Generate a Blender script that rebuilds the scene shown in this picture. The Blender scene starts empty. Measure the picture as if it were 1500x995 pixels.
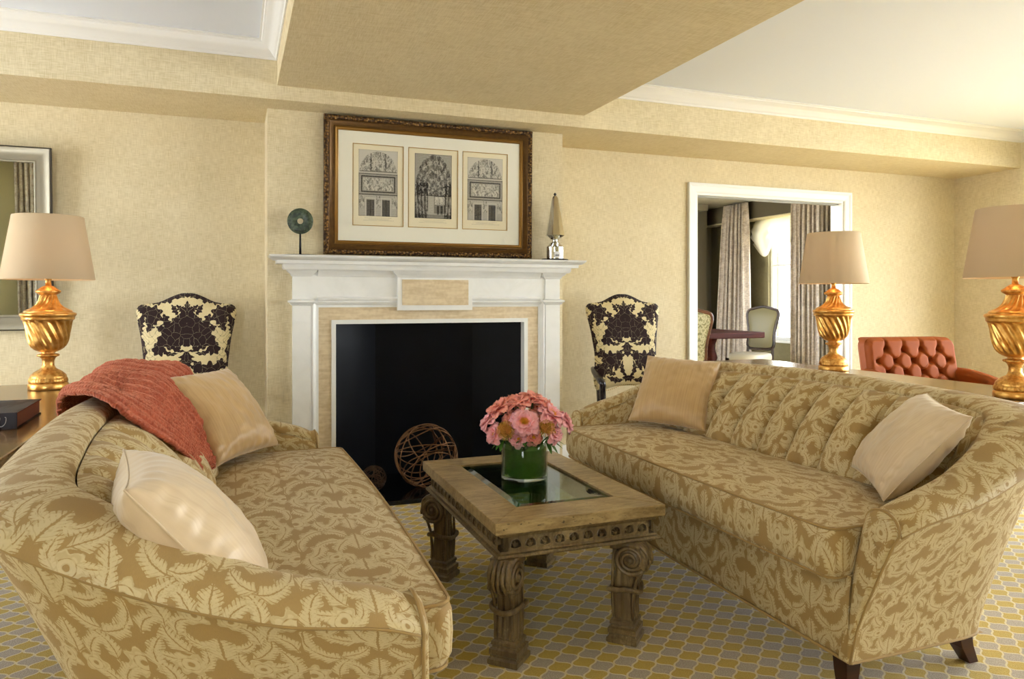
import bpy, bmesh, math, random
from math import sin, cos, pi, sqrt, atan2, radians as RAD
from mathutils import Vector, Matrix, noise as MN
random.seed(7)
SC = bpy.context.scene
COL = SC.collection

# ------------------------------------------------------------------ view / camera
FPX = 1070.0; PSI = RAD(20.8); EYE = 1.2
cam_d = bpy.data.cameras.new('camera'); cam = bpy.data.objects.new('camera', cam_d); COL.objects.link(cam)
cam_d.sensor_fit = 'HORIZONTAL'; cam_d.sensor_width = 36.0; cam_d.lens = 36.0*FPX/1500.0
cam_d.shift_y = -(497.5-438.0)/1500.0; cam_d.clip_start = 0.05
cam.location = (0, 0, EYE); cam.rotation_euler = (pi/2, 0, -PSI)
SC.camera = cam
SC.view_settings.view_transform = 'Standard'; SC.view_settings.look = 'None'
SC.view_settings.gamma = 1.0; SC.view_settings.use_curve_mapping = False
SC.view_settings.exposure = 0.0
SC.cycles.use_denoising = True
SC.cycles.use_adaptive_sampling = True; SC.cycles.adaptive_threshold = 0.12; SC.cycles.adaptive_min_samples = 12
SC.cycles.max_bounces = 8; SC.cycles.diffuse_bounces = 4; SC.cycles.glossy_bounces = 3
SC.cycles.transmission_bounces = 8; SC.cycles.transparent_max_bounces = 12
SC.cycles.sample_clamp_indirect = 6.0
SC.cycles.caustics_reflective = False; SC.cycles.caustics_refractive = False

def lin(r, g, b):
    f = lambda c: (c/255/12.92) if c/255 <= .04045 else ((c/255+.055)/1.055)**2.4
    return (f(r), f(g), f(b), 1.0)

# ------------------------------------------------------------------ node expression helper
class X:
    def __init__(s, T, sock): s.T = T; s.s = sock
    def _m(s, op, *a): return s.T.math(op, s, *a)
    def __add__(s, o): return s._m('ADD', o)
    __radd__ = __add__
    def __sub__(s, o): return s._m('SUBTRACT', o)
    def __rsub__(s, o): return s.T.math('SUBTRACT', o, s)
    def __mul__(s, o): return s._m('MULTIPLY', o)
    __rmul__ = __mul__
    def __truediv__(s, o): return s._m('DIVIDE', o)
    def __neg__(s): return s._m('MULTIPLY', -1.0)
    def max(s, o): return s._m('MAXIMUM', o)
    def min(s, o): return s._m('MINIMUM', o)
    def abs(s): return s._m('ABSOLUTE')
    def sin(s): return s._m('SINE')
    def cos(s): return s._m('COSINE')
    def floor(s): return s._m('FLOOR')
    def fract(s): return s._m('FRACT')
    def sqrt(s): return s._m('SQRT')
    def mod(s, v): return s._m('FLOORED_MODULO', v)
    def atan2(s, o): return s._m('ARCTAN2', o)
    def gt(s, v): return s._m('GREATER_THAN', v)
    def lt(s, v): return s._m('LESS_THAN', v)
    def step(s, a, b, lo=0.0, hi=1.0):
        n = s.T.nt.nodes.new('ShaderNodeMapRange'); n.clamp = True; n.interpolation_type = 'SMOOTHSTEP'
        s.T.put(n.inputs[0], s); n.inputs[1].default_value = a; n.inputs[2].default_value = b
        n.inputs[3].default_value = lo; n.inputs[4].default_value = hi
        return X(s.T, n.outputs[0])

class Mat:
    def __init__(s, name, color=(.8,.8,.8,1), rough=.6, metal=0., spec=.5, **kw):
        s.m = bpy.data.materials.new(name); s.m.use_nodes = True
        s.nt = s.m.node_tree; s.b = s.nt.nodes['Principled BSDF']; s.out = s.nt.nodes['Material Output']
        s.b.inputs['Base Color'].default_value = color
        s.b.inputs['Roughness'].default_value = rough
        s.b.inputs['Metallic'].default_value = metal
        s.b.inputs['Specular IOR Level'].default_value = spec
        for k, v in kw.items(): s.b.inputs[k.replace('_', ' ')].default_value = v
    def put(s, sock, v):
        if isinstance(v, X): s.nt.links.new(v.s, sock)
        elif isinstance(v, bpy.types.NodeSocket): s.nt.links.new(v, sock)
        else: sock.default_value = v
    def math(s, op, *a):
        n = s.nt.nodes.new('ShaderNodeMath'); n.operation = op
        for i, v in enumerate(a): s.put(n.inputs[i], v)
        return X(s, n.outputs[0])
    def coords(s, which='Object'):
        tc = s.nt.nodes.new('ShaderNodeTexCoord'); return tc.outputs[which]
    def geo(s): return s.nt.nodes.new('ShaderNodeNewGeometry').outputs['Position']
    def sep(s, v):
        n = s.nt.nodes.new('ShaderNodeSeparateXYZ'); s.put(n.inputs[0], v)
        return [X(s, o) for o in n.outputs]
    def comb(s, x, y, z=0.0):
        n = s.nt.nodes.new('ShaderNodeCombineXYZ')
        for i, v in enumerate((x, y, z)): s.put(n.inputs[i], v)
        return n.outputs[0]
    def noise(s, vec, scale=5, detail=3, rough=.5, sc3=None, out='Fac', dist=0.):
        if sc3:
            m = s.nt.nodes.new('ShaderNodeMapping'); s.put(m.inputs[0], vec); m.inputs['Scale'].default_value = sc3; vec = m.outputs[0]
        n = s.nt.nodes.new('ShaderNodeTexNoise'); s.put(n.inputs['Vector'], vec)
        n.inputs['Scale'].default_value = scale; n.inputs['Detail'].default_value = detail
        n.inputs['Roughness'].default_value = rough; n.inputs['Distortion'].default_value = dist
        return X(s, n.outputs[0 if out == 'Fac' else 1])
    def voro(s, vec, scale=5, feature='F1', sc3=None):
        if sc3:
            m = s.nt.nodes.new('ShaderNodeMapping'); s.put(m.inputs[0], vec); m.inputs['Scale'].default_value = sc3; vec = m.outputs[0]
        n = s.nt.nodes.new('ShaderNodeTexVoronoi'); n.feature = feature; s.put(n.inputs['Vector'], vec)
        n.inputs['Scale'].default_value = scale
        return X(s, n.outputs['Distance'])
    def mix(s, f, a, b, blend='MIX'):
        n = s.nt.nodes.new('ShaderNodeMix'); n.data_type = 'RGBA'; n.blend_type = blend
        s.put(n.inputs[0], f); s.put(n.inputs[6], a); s.put(n.inputs[7], b); return n.outputs[2]
    def base(s, c): s.put(s.b.inputs['Base Color'], c); return s
    def set(s, k, v): s.put(s.b.inputs[k], v); return s
    def bump(s, h, strength=.3, dist=.002):
        n = s.nt.nodes.new('ShaderNodeBump'); n.inputs['Strength'].default_value = strength
        n.inputs['Distance'].default_value = dist; s.put(n.inputs['Height'], h)
        s.nt.links.new(n.outputs[0], s.b.inputs['Normal']); return s

# ------------------------------------------------------------------ object helpers
def link(name, me, mat=None, parent=None, smooth=True):
    o = bpy.data.objects.new(name, me); COL.objects.link(o)
    if mat is not None:
        for m in (mat if isinstance(mat, (list, tuple)) else [mat]):
            me.materials.append(m.m if isinstance(m, Mat) else m)
    if smooth:
        for p in me.polygons: p.use_smooth = True
    if parent is not None: o.parent = parent
    return o
def tag(o, label=None, cat=None, group=None, kind=None):
    if label: o['label'] = label
    if cat: o['category'] = cat
    if group: o['group'] = group
    if kind: o['kind'] = kind
    return o
def empty(name, loc, rz=0, label=None, cat=None, group=None):
    o = bpy.data.objects.new(name, None); COL.objects.link(o); o.location = loc; o.rotation_euler = (0, 0, rz)
    o.empty_display_size = .1
    return tag(o, label, cat, group)
def copy_tree(o, parent=None):
    c = o.copy(); COL.objects.link(c); c.parent = parent
    for ch in list(o.children): copy_tree(ch, c)
    return c

class MB:
    """collects geometry of ONE mesh"""
    def __init__(s): s.v = []; s.f = []; s.uv = []; s.mi = []
    def add(s, vs, fs, uvs=None, mi=0):
        b = len(s.v); s.v += [tuple(v) for v in vs]
        for k, f in enumerate(fs):
            s.f.append([b+i for i in f]); s.uv.append(uvs[k] if uvs else None); s.mi.append(mi)
        return s
    def box(s, x0, x1, y0, y1, z0, z1, mi=0, M=None):
        vs = [Vector(p) for p in ((x0,y0,z0),(x1,y0,z0),(x1,y1,z0),(x0,y1,z0),(x0,y0,z1),(x1,y0,z1),(x1,y1,z1),(x0,y1,z1))]
        if M is not None: vs = [M @ v for v in vs]
        return s.add(vs, [(3,2,1,0),(4,5,6,7),(0,1,5,4),(1,2,6,5),(2,3,7,6),(3,0,4,7)], mi=mi)
    def grid(s, fn, nu, nv, cu=False, cv=False, uvf=None, mi=0, flip=False):
        """fn(u,v) with u,v in 0..1"""
        NU = nu if cu else nu+1; NV = nv if cv else nv+1
        P = [[fn(i/nu, j/nv) for j in range(NV)] for i in range(NU)]
        vs = [P[i][j] for i in range(NU) for j in range(NV)]
        fs = []; us = []
        for i in range(nu):
            for j in range(nv):
                a = i*NV+j; b = ((i+1) % NU)*NV+j; c = ((i+1) % NU)*NV+(j+1) % NV; d = i*NV+(j+1) % NV
                q = (a, b, c, d); w = [(i/nu, j/nv), ((i+1)/nu, j/nv), ((i+1)/nu, (j+1)/nv), (i/nu, (j+1)/nv)]
                if flip: q = q[::-1]; w = w[::-1]
                fs.append(q); us.append([uvf(*t) if uvf else t for t in w])
        return s.add(vs, fs, us, mi)
    def lathe(s, prof, n=40, c=(0,0,0), rf=None, cap=True, mi=0, M=None):
        """prof [(r,z)]; rf(theta,k,r,z)->r"""
        vs = []; m = len(prof)
        for i in range(n):
            t = 2*pi*i/n
            for k, (r, z) in enumerate(prof):
                rr = rf(t, k, r, z) if rf else r
                p = Vector((c[0]+rr*cos(t), c[1]+rr*sin(t), c[2]+z)); vs.append(M @ p if M is not None else p)
        fs = []
        for i in range(n):
            for k in range(m-1): fs.append((i*m+k, ((i+1) % n)*m+k, ((i+1) % n)*m+k+1, i*m+k+1))
        if cap:
            if prof[0][0] > 1e-6: fs.append([i*m for i in range(n)][::-1])
            if prof[-1][0] > 1e-6: fs.append([i*m+m-1 for i in range(n)])
        return s.add(vs, fs, mi=mi)
    def tube(s, pts, r, n=8, closed=False, mi=0, cap=True, flat=1.0):
        pts = [Vector(p) for p in pts]; N = len(pts); vs = []; prev = None
        for i, p in enumerate(pts):
            if closed: t = pts[(i+1) % N]-pts[i-1]
            else: t = pts[min(i+1, N-1)]-pts[max(i-1, 0)]
            t.normalize()
            if prev is None:
                a = Vector((0,0,1)) if abs(t.z) < .9 else Vector((1,0,0)); u = t.cross(a).normalized()
            else:
                u = (prev-t*prev.dot(t)).normalized()
            prev = u; w = t.cross(u)
            rr = r(i/(N-1)) if callable(r) else r
            for k in range(n):
                th = 2*pi*k/n; vs.append(p+u*(rr*cos(th))+w*(rr*flat*sin(th)))
        fs = []
        for i in range(N if closed else N-1):
            for k in range(n):
                a = i*n+k; b = i*n+(k+1) % n; j = ((i+1) % N)*n; fs.append((a, b, j+(k+1) % n, j+k))
        if not closed and cap: fs.append([k for k in range(n)][::-1]); fs.append([(N-1)*n+k for k in range(n)])
        return s.add(vs, fs, mi=mi)
    def prism(s, poly, h0, h1, axis='z', mi=0, M=None):
        """poly 2D, extruded along axis from h0 to h1 (x: poly=(y,z); y: poly=(x,z); z: poly=(x,y))"""
        def P(a, b, h): return Vector({'x': (h,a,b), 'y': (a,h,b), 'z': (a,b,h)}[axis])
        n = len(poly); vs = [P(a,b,h0) for a,b in poly]+[P(a,b,h1) for a,b in poly]
        if M is not None: vs = [M @ v for v in vs]
        fs = [[i for i in range(n)][::-1], [n+i for i in range(n)]]+[(i, (i+1) % n, n+(i+1) % n, n+i) for i in range(n)]
        return s.add(vs, fs, mi=mi)
    def mould(s, prof, path, closed=False, side=1, mi=0, up=(0,0,1)):
        """profile [(out,z)] swept along a polyline in the XY plane with mitres; out goes to the left*side of travel"""
        n = len(path); P = [Vector((p[0], p[1])) for p in path]; rows = []
        for i in range(n):
            d0 = (P[i]-P[i-1]).normalized() if (closed or i > 0) else None
            d1 = (P[(i+1) % n]-P[i]).normalized() if (closed or i < n-1) else None
            if d0 is None: d0 = d1
            if d1 is None: d1 = d0
            n0 = Vector((-d0.y, d0.x))*side; n1 = Vector((-d1.y, d1.x))*side
            m = (n0+n1); m = m/(m.length_squared/2) if m.length > 1e-6 else n0
            z0 = path[i][2] if len(path[i]) > 2 else 0
            rows.append([Vector((P[i].x+m.x*o, P[i].y+m.y*o, z+z0)) for o, z in prof])
        k = len(prof); vs = [v for r in rows for v in r]; fs = []
        for i in range(n if closed else n-1):
            for j in range(k-1): fs.append((i*k+j, i*k+j+1, ((i+1) % n)*k+j+1, ((i+1) % n)*k+j))
        if not closed: fs.append(list(range(k))); fs.append([(n-1)*k+j for j in range(k)][::-1])
        return s.add(vs, fs, mi=mi)
    def build(s, name, mat, parent=None, smooth=True, weld=False, bevel=0, bseg=2, auto=None, fixn=True, solid=None, sub=0):
        me = bpy.data.meshes.new(name); me.from_pydata(s.v, [], s.f)
        if any(u is not None for u in s.uv):
            ul = me.uv_layers.new(name='UVMap'); k = 0
            for f, u in zip(s.f, s.uv):
                for i in range(len(f)):
                    ul.data[k].uv = u[i] if u is not None else (0, 0); k += 1
        for p, i in zip(me.polygons, s.mi): p.material_index = i
        me.update()
        if weld or fixn:
            bm = bmesh.new(); bm.from_mesh(me)
            if weld: bmesh.ops.remove_doubles(bm, verts=bm.verts, dist=1e-5)
            if fixn: bmesh.ops.recalc_face_normals(bm, faces=bm.faces)
            bm.to_mesh(me); bm.free()
        o = link(name, me, mat, parent, smooth)
        if solid:
            md = o.modifiers.new('solid', 'SOLIDIFY'); md.thickness = solid; md.offset = 0
        if bevel:
            md = o.modifiers.new('bevel', 'BEVEL'); md.width = bevel; md.segments = bseg; md.limit_method = 'ANGLE'; md.angle_limit = RAD(35)
            md.harden_normals = False
        if sub:
            md = o.modifiers.new('sub', 'SUBSURF'); md.levels = sub; md.render_levels = sub
        if smooth and (auto is not None or bevel):
            try: me.set_sharp_from_angle(angle=RAD(auto if auto else 40))
            except Exception: pass
        return o

def lerp(a, b, t): return a+(b-a)*t
def interp(pts, t):
    """Catmull-Rom over list of tuples, t in 0..1 (uniform)"""
    n = len(pts)-1; x = min(max(t, 0), 1)*n; i = min(int(x), n-1); f = x-i
    p0 = pts[max(i-1, 0)]; p1 = pts[i]; p2 = pts[i+1]; p3 = pts[min(i+2, n)]
    return tuple(.5*((2*b)+(c-a)*f+(2*a-5*b+4*c-d)*f*f+(3*b-a-3*c+d)*f**3) for a, b, c, d in zip(p0, p1, p2, p3))
def resample(pts, n):
    """dense curve resampled to n+1 equally spaced points"""
    D = [Vector(interp(pts, k/400)) for k in range(401)]
    L = [0]
    for i in range(1, len(D)): L.append(L[-1]+(D[i]-D[i-1]).length)
    out = []; j = 0
    for k in range(n+1):
        t = L[-1]*k/n
        while j < len(L)-2 and L[j+1] < t: j += 1
        f = (t-L[j])/max(L[j+1]-L[j], 1e-9); out.append(D[j].lerp(D[j+1], min(max(f, 0), 1)))
    return out, L[-1]
def sm(t): t = min(max(t, 0), 1); return t*t*(3-2*t)
# ------------------------------------------------------------------ materials
def linen(name, c1, c2, horiz=False):
    m = Mat(name, rough=.85, spec=.2); p = m.geo()
    if horiz: a = m.noise(p, 1, 3, sc3=(16, 420, 30)); b = m.noise(p, 1, 3, sc3=(420, 16, 30))
    else: a = m.noise(p, 1, 3, sc3=(22, 22, 420)); b = m.noise(p, 1, 3, sc3=(380, 380, 16))
    c = m.noise(p, 3.2, 4); d = m.noise(p, 26, 3)
    h = a*.5+b*.5
    f = (h+(c-.5)*.16+(d-.5)*.16)
    m.base(m.mix(f.step(.32, .66), c2, c1)); m.bump(h, .25, .0015)
    return m
WALL = linen('linen_wallpaper', lin(228,215,184), lin(202,186,148))
WALLC = linen('linen_wallpaper_flat', lin(226,211,176), lin(204,185,144), True)
WHITE = Mat('ceiling_paint', lin(230,235,246), .9, spec=.1)
CROWN = Mat('crown_paint', lin(232,230,226), .5, spec=.3)
PAINT = Mat('white_trim_paint', lin(234,234,230), .4)
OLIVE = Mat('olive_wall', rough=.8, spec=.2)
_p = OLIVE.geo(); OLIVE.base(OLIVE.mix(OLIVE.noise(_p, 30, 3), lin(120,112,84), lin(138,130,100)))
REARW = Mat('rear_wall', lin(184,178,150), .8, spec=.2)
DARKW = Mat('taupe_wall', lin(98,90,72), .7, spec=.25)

def carpet():
    m = Mat('lattice_carpet', rough=.95, spec=.1); p = m.geo(); x, y, z = m.sep(p)
    k = 1/(sqrt(2)*.062)
    u = (x-y)*k+8.953; v = (x+y)*k-39.58
    uu = u+(v*2*pi).sin()*.055; vv = v+(u*2*pi).sin()*.055
    fu = (uu.fract()-.5).abs(); fv = (vv.fract()-.5).abs()
    line = fu.max(fv).step(.435, .462)
    node = (((u.fract()-.5).abs()-.5)*((u.fract()-.5).abs()-.5)+((v.fract()-.5).abs()-.5)*((v.fract()-.5).abs()-.5)).sqrt()
    line = line.max(node.step(.10, .07))
    chk = ((uu.floor()+vv.floor())*.5).fract().gt(.25)
    n = m.noise(p, 260, 2); n2 = m.noise(p, 45, 3)
    yel = m.mix(n.step(.3, .7), lin(186,156,58), lin(206,178,84))
    gry = m.mix(n.step(.3, .7), lin(160,148,132), lin(198,186,168))
    cc = m.mix(chk, gry, yel)
    cc = m.mix(line, cc, lin(226,214,172))
    cc = m.mix((n2*.25), cc, lin(150,138,110))
    m.base(cc); m.bump(n+line*-.3+(n2*.5), .5, .004); m.set('Sheen Weight', .15)
    return m
CARPET = carpet()

def damask(name, ground, fig, W=.36, H=.47, gloss=.5, squash=1.0):
    """large mirrored floral damask: leaves, scrolls and flowers, UVs in metres"""
    m = Mat(name, rough=.6, spec=.35); uvx, uvy, _ = m.sep(m.coords('UV')); sc0 = .40/W; uvx = uvx*sc0; uvy = uvy*sc0; W = .40; H = .52; sx_ = 1.; sx_on = 1.
    wv = m.comb(uvx, uvy)
    w1 = m.noise(wv, 20, 3, out='Color'); wx, wy, _ = m.sep(w1)
    x = uvx+(wx-.5)*.016; y = uvy+(wy-.5)*.016
    col = (x/W).floor(); y = y+(col*.5).fract()*2*(H/2)
    px = ((x/W).fract()-.5).abs()*W; py = (y.mod(H))
    val = None
    fine = m.noise(wv, 60, 2); ser = (fine-.5)*.7
    def acc(e):
        nonlocal val
        val = e if val is None else val.max(e)
    def leaf(cx, cy, a, L, w, bend, k=110):
        w = w*1.45; L = L*1.08
        for oy in ((0,) if .1 < cy/H < .9 else (0, H if cy/H <= .1 else -H)):
            dx = px-cx; dy = py-(cy+oy); ca, sa = cos(a), sin(a)
            t = (dx*ca+dy*sa)/L; q = dy*ca-dx*sa-(t*t)*bend
            lobes = (t*(L*k)+q.abs()*k*.5).sin()*.22
            qa = q.abs()
            e = 1.0-t*t-(qa/w)*(1.0+lobes)+ser
            e = e.min(qa*(sx_/w)*9.-.5)
            vn = (t*(L*520)-qa*330.).sin().step(.45, .8)
            acc(e-vn*.32)
    def flower(cx, cy, r, k=5, ph=0.):
        dx = px-cx; dy = py-cy
        rr = (dx*dx+dy*dy).sqrt(); th = dy.atan2(dx)
        r_ = r*1.15; e = 1.0-rr/((th*k+ph).cos()*(r_*.17)+r_)+ser*.6-((rr/r_-.55).abs()*-14.+1.).max(0.)*.5
        acc(e.min((rr/r-.22)*4.))
    s = W/.40; sx_ = 1.; sx_on = 1.
    leaf(.000, .060, pi/2, .062, .030, 0)
    leaf(.055*s, .075, 1.05, .062, .018, .02)
    leaf(.100*s, .050, .35, .060, .016, .025)
    leaf(.135*s, .115, 1.2, .060, .022, -.03)
    leaf(.170*s, .190, 1.75, .075, .018, .03)
    flower(.085*s, .165, .036, 6)
    leaf(.040*s, .180, 1.9, .050, .015, -.02)
    leaf(.000, .235, pi/2, .045, .034, 0)
    leaf(.055*s, .250, .5, .045, .013, .03)
    leaf(.110*s, .245, 1.0, .055, .020, .02)
    leaf(.165*s, .300, 2.3, .050, .018, .02)
    flower(.190*s, .400, .044, 7)
    leaf(.130*s, .350, 1.0, .060, .022, -.03)
    leaf(.085*s, .320, 2.2, .052, .017, .03)
    flower(.040*s, .360, .030, 5)
    leaf(.000, .430, pi/2, .055, .022, 0)
    leaf(.060*s, .430, .9, .055, .018, -.02)
    leaf(.110*s, .440, 2.0, .050, .018, .02)
    leaf(.195*s, .040, 1.4, .055, .020, .02)
    leaf(.150*s, .495, .6, .055, .020, .02)
    leaf(.060*s, .500, 2.6, .050, .018, -.02)
    leaf(.135*s, .180, .2, .040, .014, .01)
    f = val.step(.0, .10)
    vein = (wx*34.0+uvx*260.).sin()*.5+.5
    rib = (uvx*2*pi*330).sin()*.5+.5
    inner = (val*9.0+wx*6).sin().step(-.9, -.3)
    f2 = f*(inner*.3+.7)
    fine2 = m.noise(wv, 1, 2, sc3=(700, 90, 1))
    g = m.mix((fine2*.8), ground, tuple(c*.74 for c in ground[:3])+(1,))
    fc = m.mix((fine2*.5+vein*.12), fig, tuple(c*.80 for c in fig[:3])+(1,))
    m.base(m.mix(f2, g, fc)); m.set('Roughness', f2.step(0, 1, .62, .44))
    m.set('Sheen Weight', .12)
    m.bump(f*.8+fine2*.5, .35, .0015)
    return m
DAM = damask('gold_damask', lin(172,140,84), lin(207,188,142), W=.31)

def velvet():
    """cut velvet: dark brown blossoms on cream, u = 0 at the centre of the back, metres"""
    m = Mat('cut_velvet', rough=.8, spec=.2); ux, uy, _ = m.sep(m.coords('UV'))
    wv = m.comb(ux.abs(), uy); wx, wy, _ = m.sep(m.noise(wv, 38, 2, out='Color'))
    x = ux.abs()+(wx-.5)*.016; y = uy+(wy-.5)*.016
    val = None
    def acc(e):
        nonlocal val
        val = e if val is None else val.max(e)
    def rose(cx, cy, r, k=7, ph=0., amp=.17):
        dx = x-cx; dy = y-cy; rr = (dx*dx+dy*dy).sqrt(); th = dy.atan2(dx)
        acc(1.-rr/((th*k+ph).cos()*(r*amp)+r))
    def leaf(cx, cy, a, L, w, bend=0.):
        dx = x-cx; dy = y-cy; ca, sa = cos(a), sin(a); t = (dx*ca+dy*sa)/L; q = (dy*ca-dx*sa-(t*t)*bend).abs()/w
        acc(1.-t*t-q*((t*12.).sin()*.3+1.))
    rose(0, .415, .042, 6); leaf(0, .46, pi/2, .036, .014); leaf(.03, .455, .7, .03, .012)
    leaf(.0, .525, 0., .075, .012, .015); leaf(.11, .50, .3, .04, .012); rose(.0, .30, .030, 5); rose(.135, .255, .030, 6); rose(.055, .165, .028, 6); leaf(.235, .31, 1.5, .05, .018); leaf(.125, .30, 2.3, .03, .012); leaf(.235, .47, 1.2, .04, .016); leaf(.22, .10, 1.5, .05, .018); leaf(.06, .45, 1.0, .03, .012); rose(0, .365, .062, 9); rose(.045, .375, .036, 7); rose(.082, .31, .050, 8)
    leaf(.10, .39, 1.2, .045, .018); leaf(.115, .355, .3, .038, .016)
    rose(.165, .425, .042, 7); leaf(.20, .44, .6, .05, .02, .01); leaf(.175, .375, 2.0, .04, .016)
    leaf(.225, .38, 1.7, .05, .016, .01); leaf(.075, .515, 2.9, .060, .014, .02); leaf(.14, .495, 2.8, .05, .016, -.01)
    leaf(.03, .29, 1.9, .05, .014); leaf(.055, .255, .6, .05, .010, .02); leaf(.09, .235, .4, .045, .009, .02)
    leaf(.21, .25, 1.45, .10, .014, -.02); leaf(.19, .17, .2, .05, .014, 0)
    leaf(.0, .20, pi/2, .045, .030); rose(.115, .135, .048, 8); leaf(.16, .17, 1.1, .04, .016); leaf(.07, .105, 2.2, .04, .014)
    rose(.17, .08, .036, 7); leaf(.12, .065, .4, .04, .014); leaf(.04, .08, 1.3, .05, .012, .02)
    leaf(.09, .02, .2, .06, .014, .01); leaf(.0, .03, 0., .04, .018); leaf(.18, .02, 1.2, .05, .018)
    f = val.step(-.08, -.02)
    sx = (x*95+(y*70).sin()*1.6).sin(); sy = (y*95+(x*80).sin()*1.6).sin()
    ring = ((sx*sy).abs()).step(.10, .05)*.75
    zone = x.step(.10, .2)
    f = f.max(ring*zone)
    crack = m.voro(m.comb(x, y), 26, 'DISTANCE_TO_EDGE').step(.008, .022)
    f = f*(crack*.3+.7)
    g = m.mix(m.noise(wv, 160, 2), lin(214,196,146), lin(232,218,176))
    d = m.mix(m.noise(wv, 90, 2), lin(34,22,24), lin(58,40,40))
    m.base(m.mix(f, g, d)); m.bump(f, .5, .003); m.set('Sheen Weight', .1)
    return m
VELVET = velvet()

def wood(name, c1, c2, rough=.4, sc=(2, 40, 40), spec=.5, axis=None, coat=0.):
    m = Mat(name, rough=rough, spec=spec); p = m.coords('Object')
    a = m.noise(p, 1, 4, sc3=sc, dist=.6); b = m.noise(p, 1, 3, sc3=tuple(k*5 for k in sc)); c = m.noise(p, 4, 3)
    m.base(m.mix((a*.7+b*.3+(c-.5)*.5).step(.3, .68), c1, c2)); m.bump(b, .2, .001)
    if coat: m.set('Coat Weight', coat); m.set('Coat Roughness', .12)
    return m
def antique(name, dark, mid, light):
    """carved limed oak: grain plus dark wax left in hollows and light wear"""
    m = Mat(name, rough=.36, spec=.55); p = m.coords('Object')
    a = m.noise(p, 1, 5, sc3=(90, 90, 14), dist=.4); b = m.noise(p, 9, 5); c = m.noise(p, 120, 3)
    f = (a*.6+b*.4); cc = m.mix(f.step(.35, .62), dark, mid); cc = m.mix((b*.6+c*.4).step(.52, .72), cc, light)
    m.base(cc); m.bump(a+c*.3, .2, .001); return m
OAK = antique('limed_oak_carved', lin(86,68,42), lin(118,98,64), lin(154,134,94))
def oaktop():
    m = Mat('limed_oak_top', rough=.34, spec=.5); p = m.coords('Object')
    a = m.noise(p, 1, 5, sc3=(14, 90, 60), dist=.8); b = m.noise(p, 7, 5); c = m.noise(p, 1, 3, sc3=(60, 300, 100))
    f = a*.55+b*.3+c*.2
    cc = m.mix(f.step(.38, .66), lin(126,102,62), lin(176,152,106)); cc = m.mix(c.step(.60, .74), cc, lin(74,58,36))
    m.base(cc); m.bump(a+c, .25, .001); return m
OAKTOP = oaktop()
DESKW = wood('walnut_desk', lin(96,68,36), lin(146,112,66), .22, (3, 30, 30), coat=.3)
DARKLEG = wood('mahogany_leg', lin(38,16,10), lin(62,28,18), .3)
BLACKW = Mat('ebonised_wood', lin(34,26,32), .22, spec=.6)
MAHOG = wood('mahogany_table', lin(44,14,10), lin(66,24,16), .5, spec=.12)
GOLD = Mat('antique_gold', rough=.3, metal=.85)
_p = GOLD.coords('Object'); GOLD.base(GOLD.mix(GOLD.noise(_p, 30, 4).step(.3, .7), lin(206,144,66), lin(240,192,112)))
GOLDB = Mat('antique_gold_beaded', rough=.38, metal=.8)
_p = GOLDB.coords('Object'); GOLDB.base(GOLDB.mix(GOLDB.noise(_p, 60, 3).step(.3, .7), lin(186,124,54), lin(232,182,102)))
SHADE = Mat('lamp_shade_paper', lin(206,184,150), .7, spec=.3); SHADE.set('Transmission Weight', 0.0)
def shade_tr():
    m = SHADE; nt = m.nt; t = nt.nodes.new('ShaderNodeBsdfTranslucent'); t.inputs[0].default_value = lin(232,196,150)
    mx = nt.nodes.new('ShaderNodeMixShader'); mx.inputs[0].default_value = .15
    nt.links.new(m.b.outputs[0], mx.inputs[1]); nt.links.new(t.outputs[0], mx.inputs[2]); nt.links.new(mx.outputs[0], m.out.inputs[0])
shade_tr()
def satin(name, c1, c2):
    m = Mat(name, rough=.42, spec=.5); uv = m.coords('UV')
    a = m.noise(uv, 1, 3, sc3=(160, 5, 1)); b = m.noise(uv, 3, 3)
    m.base(m.mix((a*.5+b*.5).step(.3, .7), c1, c2)); m.set('Sheen Weight', .4); m.set('Anisotropic', .6)
    m.bump(a, .08, .001)
    return m
SILK = satin('gold_silk', lin(184,150,100), lin(204,172,122))
SILKP = satin('champagne_silk', lin(204,178,142), lin(220,198,164))
def knit():
    m = Mat('rust_mohair_knit', rough=.95, spec=.1); ux, uy, _ = m.sep(m.coords('UV'))
    n = m.noise(m.comb(ux, uy), 120, 3); n2 = m.noise(m.comb(ux, uy), 14, 3)
    st = ((ux*2*pi*70).sin()*.5+.5)*((uy*2*pi*95).sin()*.5+.5)
    m.base(m.mix((n*.6+n2*.4).step(.3, .7), lin(136,60,42), lin(186,96,70)))
    m.bump(st*.6+n*.8, .8, .004); m.set('Sheen Weight', .8); m.set('Sheen Tint', lin(240,170,140)); return m
KNIT = knit()
ORANGEV = Mat('rust_velvet', lin(142,68,18), .6, spec=.25, Sheen_Weight=.02); ORANGEV.set('Sheen Tint', lin(240,160,100))
GREENB = Mat('sage_leather', lin(112,104,70), .45)
IVORY = Mat('ivory_leather', lin(214,206,186), .5)
SAGE = damask('sage_damask', lin(150,148,112), lin(214,210,176), W=.16, H=.2)
WALNUTF = wood('carved_walnut', lin(70,38,18), lin(104,62,34), .3)
BLACKF = wood('dark_carved_frame', lin(34,22,14), lin(58,38,26), .3)
def curtain_mat(name, c1, c2, rough=.5):
    m = Mat(name, rough=rough, spec=.4); p = m.coords('Object'); a = m.noise(p, 1, 3, sc3=(30, 30, 60)); b = m.noise(p, 12, 3)
    m.base(m.mix((a*.5+b*.5).step(.35, .65), c1, c2)); m.set('Sheen Weight', .4); return m
CURT = curtain_mat('taupe_silk_curtain', lin(160,146,134), lin(200,188,176), .55)
CURTD = curtain_mat('taupe_curtain_edge', lin(120,108,94), lin(146,134,118), .7)
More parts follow.
